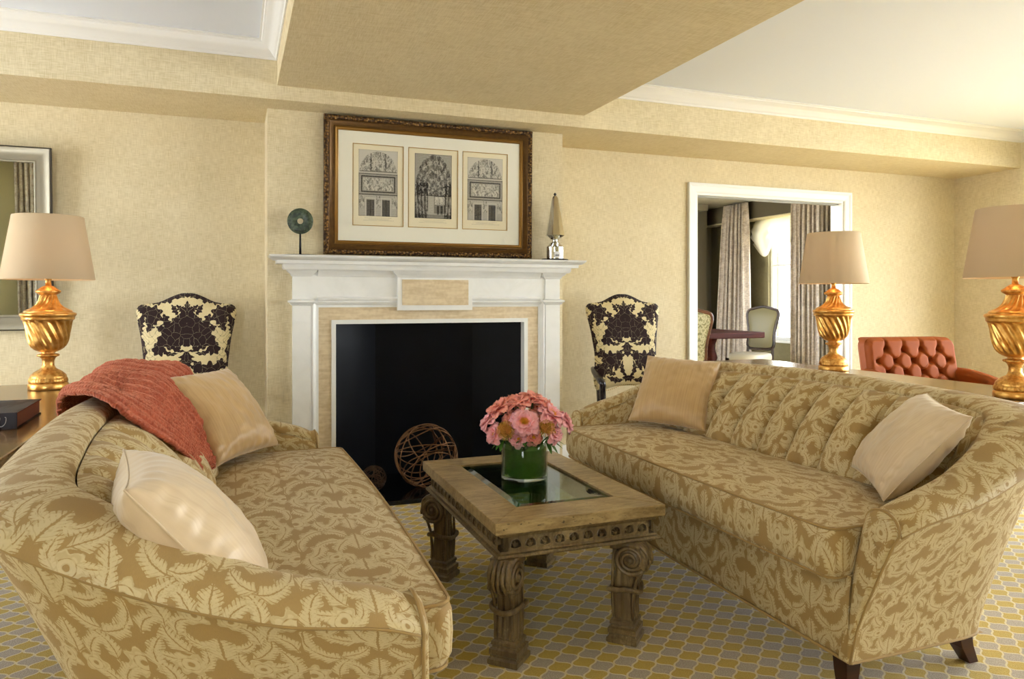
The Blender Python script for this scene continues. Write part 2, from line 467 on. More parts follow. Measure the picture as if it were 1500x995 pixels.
SHEER = Mat('white_sheer', lin(240,238,228), .8)
def sheer():
    m = SHEER; nt = m.nt; t = nt.nodes.new('ShaderNodeBsdfTranslucent'); t.inputs[0].default_value = lin(245,240,225)
    mx = nt.nodes.new('ShaderNodeMixShader'); mx.inputs[0].default_value = .5
    nt.links.new(m.b.outputs[0], mx.inputs[1]); nt.links.new(t.outputs[0], mx.inputs[2]); nt.links.new(mx.outputs[0], m.out.inputs[0])
sheer()
def pane(name, gl=.06, tint=(1,1,1,1), ior=1.45, rough=0.0):
    m = Mat(name); nt = m.nt; nt.nodes.remove(m.b)
    t = nt.nodes.new('ShaderNodeBsdfTransparent'); t.inputs[0].default_value = tint
    g = nt.nodes.new('ShaderNodeBsdfGlossy'); g.inputs['Roughness'].default_value = rough
    fr = nt.nodes.new('ShaderNodeFresnel')
    bf = nt.nodes.new('ShaderNodeNewGeometry'); mr_ = nt.nodes.new('ShaderNodeMapRange')
    nt.links.new(bf.outputs['Backfacing'], mr_.inputs[0]); mr_.inputs[3].default_value = ior; mr_.inputs[4].default_value = 1/ior
    nt.links.new(mr_.outputs[0], fr.inputs[0])
    mx = nt.nodes.new('ShaderNodeMixShader')
    nt.links.new(fr.outputs[0], mx.inputs[0]); nt.links.new(t.outputs[0], mx.inputs[1]); nt.links.new(g.outputs[0], mx.inputs[2])
    nt.links.new(mx.outputs[0], m.out.inputs[0]); return m
PANE = pane('window_pane'); PICGLASS = pane('picture_glass', ior=1.4)
TGLASS = pane('table_glass', tint=lin(176,200,186), ior=2.1); TEDGE = pane('table_glass_bevel', tint=lin(120,170,150), ior=2.4, rough=.03)
VGLASS = pane('vase_glass', tint=(.93,.97,.94,1), ior=1.5)
WATER = pane('green_water', tint=lin(190,215,150), ior=1.2)
MARBLE = Mat('white_marble', rough=.3); _p = MARBLE.coords('Object')
MARBLE.base(MARBLE.mix(MARBLE.noise(_p, 5, 6, dist=1.5).step(.3, .75), lin(240,240,238), lin(233,233,230)))
TRAV = Mat('travertine', rough=.4); _p = TRAV.coords('Object')
TRAV.base(TRAV.mix((TRAV.noise(_p, 1, 5, sc3=(8, 8, 60))*.6+TRAV.noise(_p, 40, 4)*.4).step(.35, .65), lin(208,186,150), lin(228,210,178)))
FIREBOX = Mat('black_firebox_panel', rough=.32, spec=.12); _p = FIREBOX.coords('Object')
FIREBOX.base(FIREBOX.mix(FIREBOX.noise(_p, 5, 4), lin(10,10,12), lin(18,20,26))); FIREBOX.bump(FIREBOX.noise(_p, 3, 2), .1, .01)
HEARTHM = Mat('black_granite', rough=.12, spec=.5); _p = HEARTHM.coords('Object')
HEARTHM.base(HEARTHM.mix(HEARTHM.noise(_p, 160, 2).step(.55, .75), lin(12,12,14), lin(50,50,54)))
BRONZE = Mat('bronze_wire', lin(134,98,68), .35, metal=.9)
DBRONZE = Mat('dark_bronze_wire', lin(84,64,48), .5, metal=.7)
BEADG = Mat('aged_gilt', lin(136,100,46), .35, metal=.7)
JADE = Mat('dark_jade', rough=.35); _p = JADE.coords('Object')
JADE.base(JADE.mix(JADE.noise(_p, 70, 4).step(.35, .7), lin(30,44,34), lin(84,98,76)))
IRON = Mat('black_iron', lin(26,24,28), .4, metal=.4)
CHROME = Mat('polished_silver', lin(214,214,210), .06, metal=1.)
LABELW = Mat('white_label', lin(238,238,238), .5); INK = Mat('grey_ink', lin(90,90,90), .5)
FRAMEG = Mat('carved_gilt_frame', rough=.36, metal=.55); _p = FRAMEG.coords('Object')
_v = FRAMEG.voro(_p, 62); _n = FRAMEG.noise(_p, 120, 3)
FRAMEG.base(FRAMEG.mix((_v*.7+_n*.5).step(.25, .75), lin(150,112,56), lin(58,36,18))); FRAMEG.bump(_v*-1.+_n*.5, 1., .006)  # antiqued tone; dark between bosses puts occlusion shade into the colour
FRAMEI = Mat('plain_gilt_slope', rough=.32, metal=.6); _p = FRAMEI.coords('Object')
FRAMEI.base(FRAMEI.mix(FRAMEI.noise(_p, 40, 3), lin(70,46,20), lin(104,74,34)))
GILT = Mat('bright_gilt', lin(186,146,70), .3, metal=.8)
MATB = Mat('cream_mat_board', lin(240,237,222), .8); MATI = Mat('warm_inner_mat', lin(236,226,196), .8)
MIRROR = Mat('mirror_glass', lin(226,232,228), .01, metal=1.)
SILVERF = Mat('silver_leaf_frame', lin(132,124,106), .4, metal=.6)
PETAL = Mat('coral_petal', rough=.55, spec=.3, Subsurface_Weight=.1)
_ux, _uy, _ = PETAL.sep(PETAL.coords('UV'))
PETAL.base(PETAL.mix(_uy.step(.1, 1.), lin(234,92,74), lin(250,164,148)))
PETALP = Mat('pink_petal', rough=.55, spec=.3, Subsurface_Weight=.1)
_ux, _uy, _ = PETALP.sep(PETALP.coords('UV'))
PETALP.base(PETALP.mix(_uy.step(.1, 1.), lin(238,108,100), lin(248,176,180)))
STAMEN = Mat('yellow_stamen', lin(240,176,40), .6); STAMEN2 = Mat('golden_pincushion', lin(222,170,76), .6); STAMENT = Mat('pincushion_heart', lin(190,120,50), .7)
LEAFM = Mat('leaf_green', rough=.4, spec=.4); _p = LEAFM.coords('Object')
LEAFM.base(LEAFM.mix(LEAFM.noise(_p, 40, 3), lin(40,84,26), lin(88,136,48)))
STEMM = Mat('stem_green', lin(70,110,40), .5)
BOOKC = Mat('black_book_cover', rough=.5, spec=.12); _p = BOOKC.coords('Object')
BOOKC.base(BOOKC.mix(BOOKC.noise(_p, 1, 2, sc3=(14, 5, 3)).step(.5, .62), lin(16,14,18), lin(66,66,74)))
PAGES = Mat('page_edges', lin(150,120,112), .8); REDL = Mat('maroon_binding', lin(96,20,28), .5); SILVERI = Mat('silver_lettering', lin(190,190,194), .4)
BUTTON = Mat('warm_bulb', (1,.7,.4,1)); BUTTON.set('Emission Color', (1,.62,.28,1)); BUTTON.set('Emission Strength', 8.)
# ------------------------------------------------------------------ room shell
CH = 2.645; SOF = 2.34; YB = 5.0; YC = 4.6; YS = 4.38
XL = -3.6; XR = 6.4; YR = -2.8
def struct(o): o['kind'] = 'structure'; return o
def wall_with_holes(name, mat, axis, pos, thick, a0, a1, z0, z1, holes):
    """axis 'x': wall plane X=pos spanning Y a0..a1 ; axis 'y': plane Y=pos spanning X. holes [(a,b,c,d)] ; thick signed outward"""
    mb = MB(); cuts = sorted(set([a0, a1]+[h[0] for h in holes]+[h[1] for h in holes]))
    for i in range(len(cuts)-1):
        c0, c1 = cuts[i], cuts[i+1]; hs = sorted([(h[2], h[3]) for h in holes if h[0] <= c0+1e-6 and h[1] >= c1-1e-6]); z = z0
        for lo, hi in hs+[(z1, z1)]:
            if lo > z+1e-6:
                p, q = sorted((pos, pos+thick))
                if axis == 'x': mb.box(p, q, c0, c1, z, lo)
                else: mb.box(c0, c1, p, q, z, lo)
            z = hi
    return struct(mb.build(name, mat, smooth=False))

fl = MB(); fl.box(XL-.2, 12.0, YR-.2, 12.5, -.1, 0)
struct(fl.build('floor', CARPET, smooth=False))
mb = MB(); mb.box(XL-.2, XR+.2, YR-.2, YB+.12, CH, CH+.12)
struct(mb.build('ceiling', WHITE, smooth=False))
DX0, DX1, DZ = 3.49, 5.03, 2.06
wall_with_holes('wall_back', WALL, 'y', YB, .12, XL-.2, XR+.2, 0, CH, [(DX0, DX1, 0, DZ)])
FX0, FX1, FZ = .56, 1.84, 1.065
wall_with_holes('wall_chimney', WALL, 'y', YC, .398, .183, 2.12, 0, SOF, [(FX0, FX1, 0, FZ)])
wall_with_holes('wall_right', WALL, 'x', XR, .2, YR-.2, YB+.12, 0, CH, [(-.1, 1.7, .12, 2.3), (2.1, 4.0, .12, 2.3), (-2.3, -.6, .12, 2.3)])
wall_with_holes('wall_left', WALL, 'x', XL, -.2, YR-.2, YB+.12, 0, CH, [(2.9, 4.4, .3, 2.25)])
wall_with_holes('wall_rear', REARW, 'y', YR, -.2, XL, XR, 0, CH, [(-2.68, -1.5, .3, 2.2)])
# soffit along the back wall and the deep cross beam
mb = MB(); mb.box(XL, XR, YS, YB, SOF, CH)
struct(mb.build('ceiling_soffit', WALLC, smooth=False))
mb = MB(); mb.box(XL+.001, XR-.001, YR+.001, -1.5, SOF, CH-.001)
struct(mb.build('ceiling_soffit_rear', WALLC, smooth=False))
mb = MB(); mb.box(XL, XR, YS-.004, YS, SOF, CH)
struct(mb.build('wall_soffit_face', WALL, smooth=False))
mb = MB(); mb.box(.228, 2.175, -1.499, YS-.004, 2.42, CH)
struct(mb.build('ceiling_beam', WALLC, smooth=False))
# crown mouldings round the two ceiling trays
def crown(name, path):
    p = [(0, CH-.085), (.008, CH-.085), (.012, CH-.074), (.020, CH-.070), (.026, CH-.062), (.040, CH-.046), (.058, CH-.032), (.072, CH-.026),
         (.076, CH-.020), (.086, CH-.016), (.090, CH-.006), (.100, CH-.004), (.100, CH+.0), (0, CH+.0)]
    m = MB().mould(p, path, closed=True, side=1)
    return struct(m.build(name, CROWN, auto=35))
e = .0005
crown('trim_crown_left', [(XL+e, -1.499), (.228-e, -1.499), (.228-e, YS-.004-e), (XL+e, YS-.004-e)])
crown('trim_crown_right', [(2.175+e, -1.499), (XR-e, -1.499), (XR-e, YS-.004-e), (2.175+e, YS-.004-e)])
# soffit returns on the right-hand wall near the back
# door casing
mb = MB()
for a, b, o in ((DX0, DX1, .012), (DX0, DX1, .0)):
    pass
w = .078
prof = [(0, 0), (0, .012), (.010, .018), (.050, .022), (.062, .028), (w, .028), (w, 0)]
def casing(mb, x0, x1, z1, y):
    P = [(x0, 0), (x0, z1), (x1, z1), (x1, 0)]
    n = [(-1, 0), (-1, 1), (1, 1), (1, 0)]
    rows = [[(px+nx*o, y-d, pz+nz*o) for o, d in prof] for (px, pz), (nx, nz) in zip(P, n)]
    k = len(prof); vs = [v for r in rows for v in r]; fs = []
    for i in range(3):
        for j in range(k-1): fs.append((i*k+j, i*k+j+1, (i+1)*k+j+1, (i+1)*k+j))
    mb.add(vs, fs)
mb = MB(); casing(mb, DX0, DX1, DZ, YB)
mb.box(DX0-.001, DX0+.016, YB-.004, YB+.125, 0, DZ); mb.box(DX1-.016, DX1+.001, YB-.004, YB+.125, 0, DZ); mb.box(DX0+.016, DX1-.016, YB-.004, YB+.125, DZ-.016, DZ+.001)
struct(mb.build('trim_door_casing', PAINT, smooth=False))
# sliding track under the door head
mb = MB(); mb.box(DX0+.02, DX1-.02, YB+.03, YB+.09, DZ-.028, DZ-.0165)
struct(mb.build('trim_door_head', Mat('grey_track', lin(150,148,140), .5), smooth=False))
# baseboards
def base(name, path, side=1):
    p = [(0, 0), (.016, 0), (.016, .085), (.010, .10), (0, .104)]
    return struct(MB().mould(p, path, side=side).build(name, PAINT, auto=30))
base('baseboard_back', [(DX0-w-.001, YB-e), (2.121, YB-e)], 1)
base('baseboard_back_left', [(.182, YB-e), (XL+.02, YB-e)], 1)
base('baseboard_back_right', [(XR-e, YB-e), (DX1+w+.001, YB-e)], 1)
base('baseboard_right', [(XR-e, YR+.02), (XR-e, YB-.02)], 1)
base('baseboard_left', [(XL+e, YB-.02), (XL+e, YR+.02)], 1)

# windows : frame with glazing bars and a pane, daylight comes through from the sky
def window(name, axis, pos, a0, a1, z0, z1, out):
    fr = MB(); t = .05; d0, d1 = sorted((pos+out*.05, pos+out*.11))
    def bx(a, b, c, d, e0=d0, e1=d1, mb=fr):
        if axis == 'x': mb.box(e0, e1, a, b, c, d)
        else: mb.box(a, b, e0, e1, c, d)
    bx(a0, a0+t, z0, z1); bx(a1-t, a1, z0, z1); bx(a0+t, a1-t, z0, z0+t); bx(a0+t, a1-t, z1-t, z1)
    mid = (a0+a1)/2; bx(mid-.02, mid+.02, z0+t, z1-t); zz = z0+(z1-z0)*.62; bx(a0+t, mid-.02, zz-.015, zz+.015); bx(mid+.02, a1-t, zz-.015, zz+.015)
    o = struct(fr.build(name, PAINT, smooth=False))
    g = MB(); m0 = pos+out*.08; bx(a0+t, a1-t, z0+t, z1-t, m0-.002, m0+.002, g)
    g.build('window_pane', PANE, o, smooth=False)
    # sill
    s = MB(); q0, q1 = sorted((pos-out*.03, pos+out*.05)); bx(a0-.03, a1+.03, z0-.03, z0, q0, q1, s); s.build('window_sill', PAINT, o, smooth=False)
    # portal guiding the daylight of the sky through this opening
    L = bpy.data.lights.new('daylight', 'AREA'); L.shape = 'RECTANGLE'; L.size = a1-a0; L.size_y = z1-z0
    L.cycles.is_portal = True
    lo = bpy.data.objects.new('daylight_portal', L); COL.objects.link(lo)
    c = (a0+a1)/2; zc = (z0+z1)/2; pp = pos+out*.19
    if axis == 'x': lo.location = (pp, c, zc); lo.rotation_euler = (pi/2, 0, pi/2 if out > 0 else -pi/2)
    else: lo.location = (c, pp, zc); lo.rotation_euler = (pi/2, 0, pi if out > 0 else 0)
    # area light shines along -Z local; aim it into the room
    dirv = Vector((-out, 0, 0)) if axis == 'x' else Vector((0, -out, 0))
    lo.rotation_euler = dirv.to_track_quat('-Z', 'Y').to_euler()
    return o
wn = 0
for ax, pos, out, hs in (('x', XR, 1, [(-.1, 1.7, .12, 2.3), (2.1, 4.0, .12, 2.3), (-2.3, -.6, .12, 2.3)]),
                         ('x', XL, -1, [(2.9, 4.4, .3, 2.25)]),
                         ('y', YR, -1, [(-2.68, -1.5, .3, 2.2)])):
    for h in hs:
        wn += 1; window('window_%d' % wn, ax, pos, h[0], h[1], h[2], h[3], out)

# ------------------------------------------------------------------ dining room beyond the door
DY1 = 9.6; DXL = 3.0; WX = 7.35
wall_with_holes('wall_dining_left', DARKW, 'x', DXL, .1, YB+.12, DY1, 0, CH, [(5.6, 7.2, .3, 2.3), (7.6, 9.2, .3, 2.3)])  # both openings are added out of view to brighten the room
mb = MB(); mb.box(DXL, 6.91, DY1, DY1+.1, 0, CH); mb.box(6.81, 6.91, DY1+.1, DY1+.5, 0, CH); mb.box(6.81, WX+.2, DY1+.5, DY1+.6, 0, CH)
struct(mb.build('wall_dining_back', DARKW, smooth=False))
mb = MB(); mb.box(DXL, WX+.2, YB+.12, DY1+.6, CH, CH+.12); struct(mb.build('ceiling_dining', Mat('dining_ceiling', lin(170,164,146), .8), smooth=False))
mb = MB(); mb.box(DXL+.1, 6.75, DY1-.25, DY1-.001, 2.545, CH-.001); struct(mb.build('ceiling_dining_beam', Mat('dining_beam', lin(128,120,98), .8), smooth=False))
wall_with_holes('wall_dining_window', OLIVE, 'x', WX, .2, YB+.12, DY1+.5, 0, CH, [(7.42, 8.72, .60, 2.36), (5.5, 6.9, .6, 2.36)])  # second opening is added out of view for more daylight
mb = MB(); mb.box(7.16, WX-.001, YB+.13, DY1+.49, 2.385, CH-.001)
struct(mb.build('ceiling_dining_pelmet', DARKW, smooth=False))
mb = MB(); mb.box(7.13, WX-.001, YB+.13, DY1+.49, 2.37, 2.384)
struct(mb.build('trim_dining_pelmet', Mat('pelmet_edge', lin(206,196,160), .6), smooth=False))
wn += 1; window('window_%d' % wn, 'x', WX, 7.42, 8.72, .60, 2.36, 1)
wn += 1; window('window_%d' % wn, 'x', WX, 5.5, 6.9, .6, 2.36, 1)  # added unseen window that lights the dining chair seats
for a_ in (5.6, 7.6): wn += 1; window('window_%d' % wn, 'x', DXL+.1, a_, a_+1.6, .3, 2.3, -1)  # added unseen windows, put in to throw daylight on the curtains
# curtains in the dining room
def curtain(name, x, y0, y1, z0, z1, n, amp, mat, label, group=None, spread=0., axis='y', parent=None, gather=.0):
    def fn(u, v):
        z = lerp(z0, z1, v); w = 1-.12*sm((v-.9)/.1)
        sp = spread*(1-v)
        a = amp*(.55+.45*(1-sm((v-.88)/.1)))
        yy = lerp(y0-sp*.3, y1+sp, u)+a*.35*sin(u*n*4*pi+1)
        d = a*sin(u*n*2*pi+.7*sin(u*7+v*2))*(1+.25*sin(u*13))+a*.2*sin(u*n*6*pi)
        return (x+d, yy, z) if axis == 'y' else (yy, x+d, z)
    mb = MB().grid(fn, n*16, 14)
    o = mb.build(name, mat, solid=.004, fixn=False)
    return tag(o, label, 'curtain', group)
curtain('curtain', 7.02, 8.78, 9.32, .01, 2.62, 7, .045, CURT, 'long taupe silk curtain left of the dining room window', spread=.22)
curtain('curtain', 7.02, 7.30, 7.86, .01, 2.62, 7, .045, CURT, 'long taupe silk curtain right of the dining room window, behind the lamp shade')
o = curtain('curtain', 6.95, 7.02, 7.29, .01, 2.62, 4, .03, CURTD, 'narrow dark striped curtain edge beside the right door casing')
# balloon shade
def bal(u, v):
    y = lerp(8.92, 7.4, u)
    lobes = 4; sc = abs(sin(u*lobes*pi))
    zb = 1.98-.16*sc
    z = lerp(zb, 2.365, v)
    puff = .10*sin(pi*min(1, (1-v)*1.05))*(.45+.55*sc)+.03*sin(v*22+u*3)*(1-v)*(1-sc)
    return (7.30-puff-.01, y+.05*sin((1-v)*3)*cos(u*lobes*2*pi), z)
o = MB().grid(bal, 96, 26).build('balloon_shade', SHEER, solid=.003, fixn=False)
tag(o, 'puffy white balloon shade gathered at the top of the dining room window', 'window shade')
# rear and side curtains (the mirror shows one of them)
curtain('curtain', YR+.09, -3.0, -2.74, .01, 2.5, 4, .035, CURT, 'grey curtain seen in the silver framed mirror', axis='x')

# ------------------------------------------------------------------ fireplace
fp = empty('fireplace', ((FX0+FX1)/2, YC, 0), 0, 'white marble fireplace with travertine slips and black firebox', 'fireplace')
FXc = (FX0+FX1)/2
def FB(fn):
    mb = MB(); fn(mb); mb.v = [(x-FXc, y-YC, z) for x, y, z in mb.v]; return mb
yw = YC-.001
def shelf(mb):
    p = [(0, 1.374), (.052, 1.374), (.060, 1.385), (.062, 1.408), (.100, 1.408), (.102, 1.428), (.118, 1.430), (.140, 1.446), (.145, 1.458), (0, 1.458)]
    path = [(2.075, yw), (2.075, yw-.055), (.325, yw-.055), (.325, yw)]
    mb.mould([(a*.95, z) for a, z in p], path, side=1)
    mb.box(.325, 2.075, yw-.055, yw, 1.374, 1.4575)
    mb.prism([(.325, 1.30)], 0, 0) if False else None
FB(shelf).build('mantel_shelf', MARBLE, fp, auto=30)
def frieze(mb):
    mb.box(.430, 1.970, yw-.045, yw, 1.185, 1.3735)
    bed = [(0, 1.335), (.006, 1.337), (.012, 1.350), (.028, 1.362), (.036, 1.3735), (0, 1.3735)]
    mb.mould(bed, [(1.93, yw-.045), (.47, yw-.045)], side=1)
    # inner moulding round the travertine
    pr = [(0, 0), (0, .050), (.012, .058), (.024, .050), (.030, .040), (.044, .036), (.044, 0)]
    P = [(.433, .0), (.433, 1.192), (1.967, 1.192), (1.967, 0)]
    n = [(1, 0), (1, -1), (-1, -1), (-1, 0)]
    rows = [[(px+nx*o, yw-d, pz+nz*o) for o, d in pr] for (px, pz), (nx, nz) in zip(P, n)]
    k = len(pr); fs = []
    for i in range(3):
        for j in range(k-1): fs.append((i*k+j, i*k+j+1, (i+1)*k+j+1, (i+1)*k+j))
    mb.add([v for r in rows for v in r], fs)
    mb.mould([(0, 1.186), (.012, 1.188), (.020, 1.198), (.020, 1.206), (.006, 1.210), (0, 1.216)], [(1.93, yw-.045), (.47, yw-.045)], side=1)
FB(frieze).build('frieze', MARBLE, fp, auto=30)
for x0, x1 in ((.325, .432), (1.968, 2.075)):
    def pil(mb):
        mb.box(x0, x1, yw-.055, yw, .12, 1.3735)
        mb.box(x0-.012, x1+.012, yw-.068, yw, 0, .12)
        cap = [(0, 1.160), (.008, 1.162), (.018, 1.176), (.026, 1.180), (.026, 1.190), (.006, 1.196), (0, 1.20)]
        mb.mould(cap, [(x1, yw), (x1, yw-.055), (x0, yw-.055), (x0, yw)], side=1)
        mb.mould([(0, 1.335), (.006, 1.337), (.012, 1.350), (.028, 1.362), (.036, 1.3735), (0, 1.3735)], [(x1, yw), (x1, yw-.055), (x0, yw-.055), (x0, yw)], side=1)
    FB(pil).build('pilaster', MARBLE, fp, auto=30)
def block(mb):
    mb.box(.955, 1.445, yw-.070, yw-.0455, 1.128, 1.372)
    mb.mould([(0, 1.335), (.006, 1.337), (.012, 1.350), (.028, 1.362), (.034, 1.3735), (0, 1.3735)], [(1.445, yw-.046), (1.445, yw-.070), (.955, yw-.070), (.955, yw-.046)], side=1)
FB(block).build('centre_block', MARBLE, fp, auto=30)
FB(lambda m: m.box(.983, 1.417, yw-.074, yw-.0705, 1.160, 1.322)).build('travertine_plaque', TRAV, fp, smooth=False)
def slip(mb):
    mb.box(.470, FX0+.001, yw-.030, yw, 0, 1.155); mb.box(FX1-.001, 1.930, yw-.030, yw, 0, 1.155); mb.box(FX0+.001, FX1-.001, yw-.030, yw, FZ, 1.155)
FB(slip).build('travertine_slip', TRAV, fp, smooth=False)
def inner(mb):
    t = .020
    for a, b, c, d in ((FX0-.006, FX0+t, 0, FZ-t), (FX1-t, FX1+.006, 0, FZ-t), (FX0-.006, FX1+.006, FZ-t, FZ+.006)):
        mb.box(a, b, yw-.040, yw+.09, c, d)
FB(inner).build('opening_trim', PAINT, fp, smooth=False)
def fbx(mb):
    a = (FX0+.0205, YC+.02); b = (.875, 4.86); c = (1.55, 4.86); d = (FX1-.0205, YC+.02); h = FZ-.0205
    z0 = .02
    for p, q in ((a, b), (b, c), (c, d)): mb.add([(p[0],p[1],z0),(q[0],q[1],z0),(q[0],q[1],h),(p[0],p[1],h)], [(0,1,2,3)])
    mb.add([(a[0],a[1],h),(b[0],b[1],h),(c[0],c[1],h),(d[0],d[1],h)], [(0,1,2,3)])
FB(fbx).build('firebox', FIREBOX, fp, smooth=False, fixn=False)
def hearth(mb):
    mb.box(.52, 1.88, 4.205, YC-.042, 0, .028); mb.box(FX0+.0205, FX1-.0205, YC-.042, 4.87, 0, .028)
FB(hearth).build('hearth', HEARTHM, fp, smooth=False, bevel=.003)
# ------------------------------------------------------------------ sofa
def arc_corner(p, n): return resample(p, n)[0]
half_out = [(-.348,-1.068,.53),(-.26,-1.085,.565),(-.10,-1.10,.600),(.03,-1.10,.640),(.13,-1.095,.678),(.24,-1.08,.725),(.35,-1.04,.770),(.425,-.96,.795),(.46,-.82,.806),(.478,-.6,.811),(.495,-.3,.815),(.50,0,.817)]
half_in = [(-.343,-.955,.545),(-.25,-.963,.578),(-.10,-.965,.622),(.00,-.958,.665),(.09,-.945,.710),(.17,-.920,.755),(.24,-.885,.788),(.295,-.82,.805),(.325,-.70,.812),(.345,-.5,.817),(.362,-.25,.820),(.367,0,.822)]
half_base = [(-.39,-.935,.12),(-.30,-.937,.12),(-.18,-.938,.12),(-.06,-.938,.12),(.03,-.937,.12),(.09,-.935,.12),(.145,-.925,.12),(.168,-.895,.12),(.176,-.80,.12),(.185,-.6,.12),(.195,-.3,.12),(.20,0,.12)]
half_low = [(-.370,-.925,.36),(-.28,-.925,.36),(-.16,-.922,.36),(-.04,-.915,.38),(.02,-.90,.42),(.045,-.885,.46),(.06,-.86,.48),(.075,-.81,.48),(.085,-.72,.48),(.09,-.5,.48),(.095,-.25,.48),(.10,0,.48)]
def full(h):
    return h+[(x, -y, z) for x, y, z in h[::-1][1:]]
OUT, INN, BAS, LOW = map(full, (half_out, half_in, half_base, half_low))
KL = 3.35      # length of the rail in metres, for the fabric UVs
# arc-length reparametrisation so that the weave is not stretched
_D = [Vector(interp(OUT, k/600)) for k in range(601)]; _L = [0]
for i in range(600): _L.append(_L[-1]+(_D[i+1]-_D[i]).length)
def par(u):
    t = u*_L[-1]; lo, hi = 0, 600
    while hi-lo > 1:
        m = (lo+hi)//2
        if _L[m] <= t: lo = m
        else: hi = m
    return (lo+(t-_L[lo])/max(_L[hi]-_L[lo], 1e-9))/600
PT = [par(k/400) for k in range(401)]
def pu(u):
    x = min(max(u, 0), 1)*400; i = min(int(x), 399); return lerp(PT[i], PT[i+1], x-i)
TL = _L[-1]
def sofa(name, loc, rz, label):
    root = empty(name, loc, rz, label, 'sofa', 'matching gold damask sofas')
    # outer shell
    def shell(u, v):
        t = pu(u); b = Vector(interp(BAS, t)); o = Vector(interp(OUT, t)); k = v
        p = b.lerp(o, k); bul = .012*sin(pi*v); f = v**lerp(1.55, 1.2, sm((b.x+.2)/.3))
        q = b.lerp(o, f); q.z = p.z
        n = Vector((o.y-b.y, 0, 0)); return q
    MB().grid(shell, 150, 14, uvf=lambda u, v: (u*TL, v*.7)).build('outer_panel', DAM, root)
    # padded rail that runs over arms and back
    def rail(u, v):
        t = pu(u); o = Vector(interp(OUT, t)); i = Vector(interp(INN, t)); th = pi*v
        mid = (o+i)/2; h = (o-i)/2; k = .046+.006*sm(1-abs(u-.5)*5)
        endf = 1-.12*sm(1-min(u, 1-u)/.02)
        p = mid+h*cos(th)*1.07+Vector((0, 0, k*endf*sin(th)**.85))
        p += h.normalized()*(.010*sin(2*th))*0
        return p
    MB().grid(rail, 170, 16, uvf=lambda u, v: (u*TL, .72+v*.21)).build('padded_rail', DAM, root)
    # inside of arms and tufted back
    bl = [y for y in [(-4.5+k)*.185 for k in range(10)]]
    def inside(u, v):
        t = pu(u); a = Vector(interp(LOW, t)); b = Vector(interp(INN, t)); p = a.lerp(b, v)
        inn = Vector((-1, 0, 0)) if True else None
        # inward normal in plan
        t2 = pu(min(u+.01, 1)); t1 = pu(max(u-.01, 0)); d = Vector(interp(INN, t2))-Vector(interp(INN, t1)); d.z = 0; d.normalize()
        nrm = Vector((d.y, -d.x, 0)); nrm = -nrm if nrm.dot(Vector((0.1, 0, 0))-Vector((b.x, b.y, 0))) < 0 else nrm
        up = (b-a).normalized(); nn = nrm*.85+Vector((0, 0, .5)); nn.normalize()
        back = sm((b.x-.20)/.12)
        ph = (p.y/.185)+.5; fr = abs((ph % 1)-.5)*2  # 0 mid pleat .. 1 at the pleat line
        pl = 1-fr**3.2
        puff = (.078*back*pl)*sin(pi*min(1, v*.97+.03))**.45
        fry = ((ph+.5) % 1)-.5
        pleat = 1-abs(((ph) % 1)-.5)*2; pleat = abs((ph % 1)-.5)*2
        dist = (1-pleat)*.5*.185
        btn = math.exp(-((dist/.024)**2+((v-.60)*.42/.030)**2))
        puff -= .040*btn*back
        puff += .022*(1-back)*sin(pi*v)**.6
        puff += .010*back
        return p+nn*puff
    MB().grid(inside, 420, 34, uvf=lambda u, v: (u*TL+.1, 1.2+v*.45)).build('tufted_back', DAM, root)
    # covered buttons
    for k in range(10):
        y = (-4.5+k)*.185
        if abs(y) > .75: continue
        u = .5
        lo, hi = .2, .8
        for _ in range(40):
            m = (lo+hi)/2
            if interp(INN, pu(m))[1] < y: lo = m
            else: hi = m
        q = inside((lo+hi)/2, .60)
        q = Vector(q)+Vector((-.004, 0, .003))
        M = Matrix.Translation(q) @ Matrix.Rotation(-RAD(60), 4, 'Y')
        MB().lathe([(.0, -.006), (.009, -.004), (.0115, 0), (.008, .004), (0, .006)], 14, M=M).build('button', DAM, root)
    # front rail under the cushion, ends run into the arm fronts
    def frt(u, v):
        y = lerp(-.935, .935, u); z = lerp(.12, .375, v); return (-.392-.012*sin(pi*v), y, z)
    fr = MB().grid(frt, 40, 8, uvf=lambda u, v: (u*1.87, v*.26+.3))
    def deck(u, v): return (lerp(-.392, .06, v), lerp(-.93, .93, u), .375)
    fr.grid(deck, 8, 4, uvf=lambda u, v: (u*1.87, v*.4))
    def und(u, v): return (lerp(-.392, .165, v), lerp(-.933, .933, u), .121)
    fr.grid(und, 8, 4)
    fr.build('front_rail', DAM, root)
    for s in (-1, 1):
        # arm front: a padded panel, outer edge flared
        outer = [(-.936, .12), (-.950, .22), (-.975, .30), (-1.020, .42), (-1.052, .50), (-1.068, .53)]
        top = []
        o = Vector((-1.066, .53)); i = Vector((-.956, .545))
        for k in range(1, 12):
            th = pi*k/12; m = (o+i)/2; h = (o-i)/2; top.append((m.x+h.x*cos(th)*1.07, m.y+h.y*cos(th)+.050*sin(th)**.85))
        inner = [(-.95, .54), (-.935, .46), (-.925, .40), (-.915, .34), (-.905, .26), (-.90, .12)]
        poly = outer+top+inner
        cen = Vector((sum(p[0] for p in poly)/len(poly), sum(p[1] for p in poly)/len(poly)))
        R = MB(); n = len(poly)
        rings = []
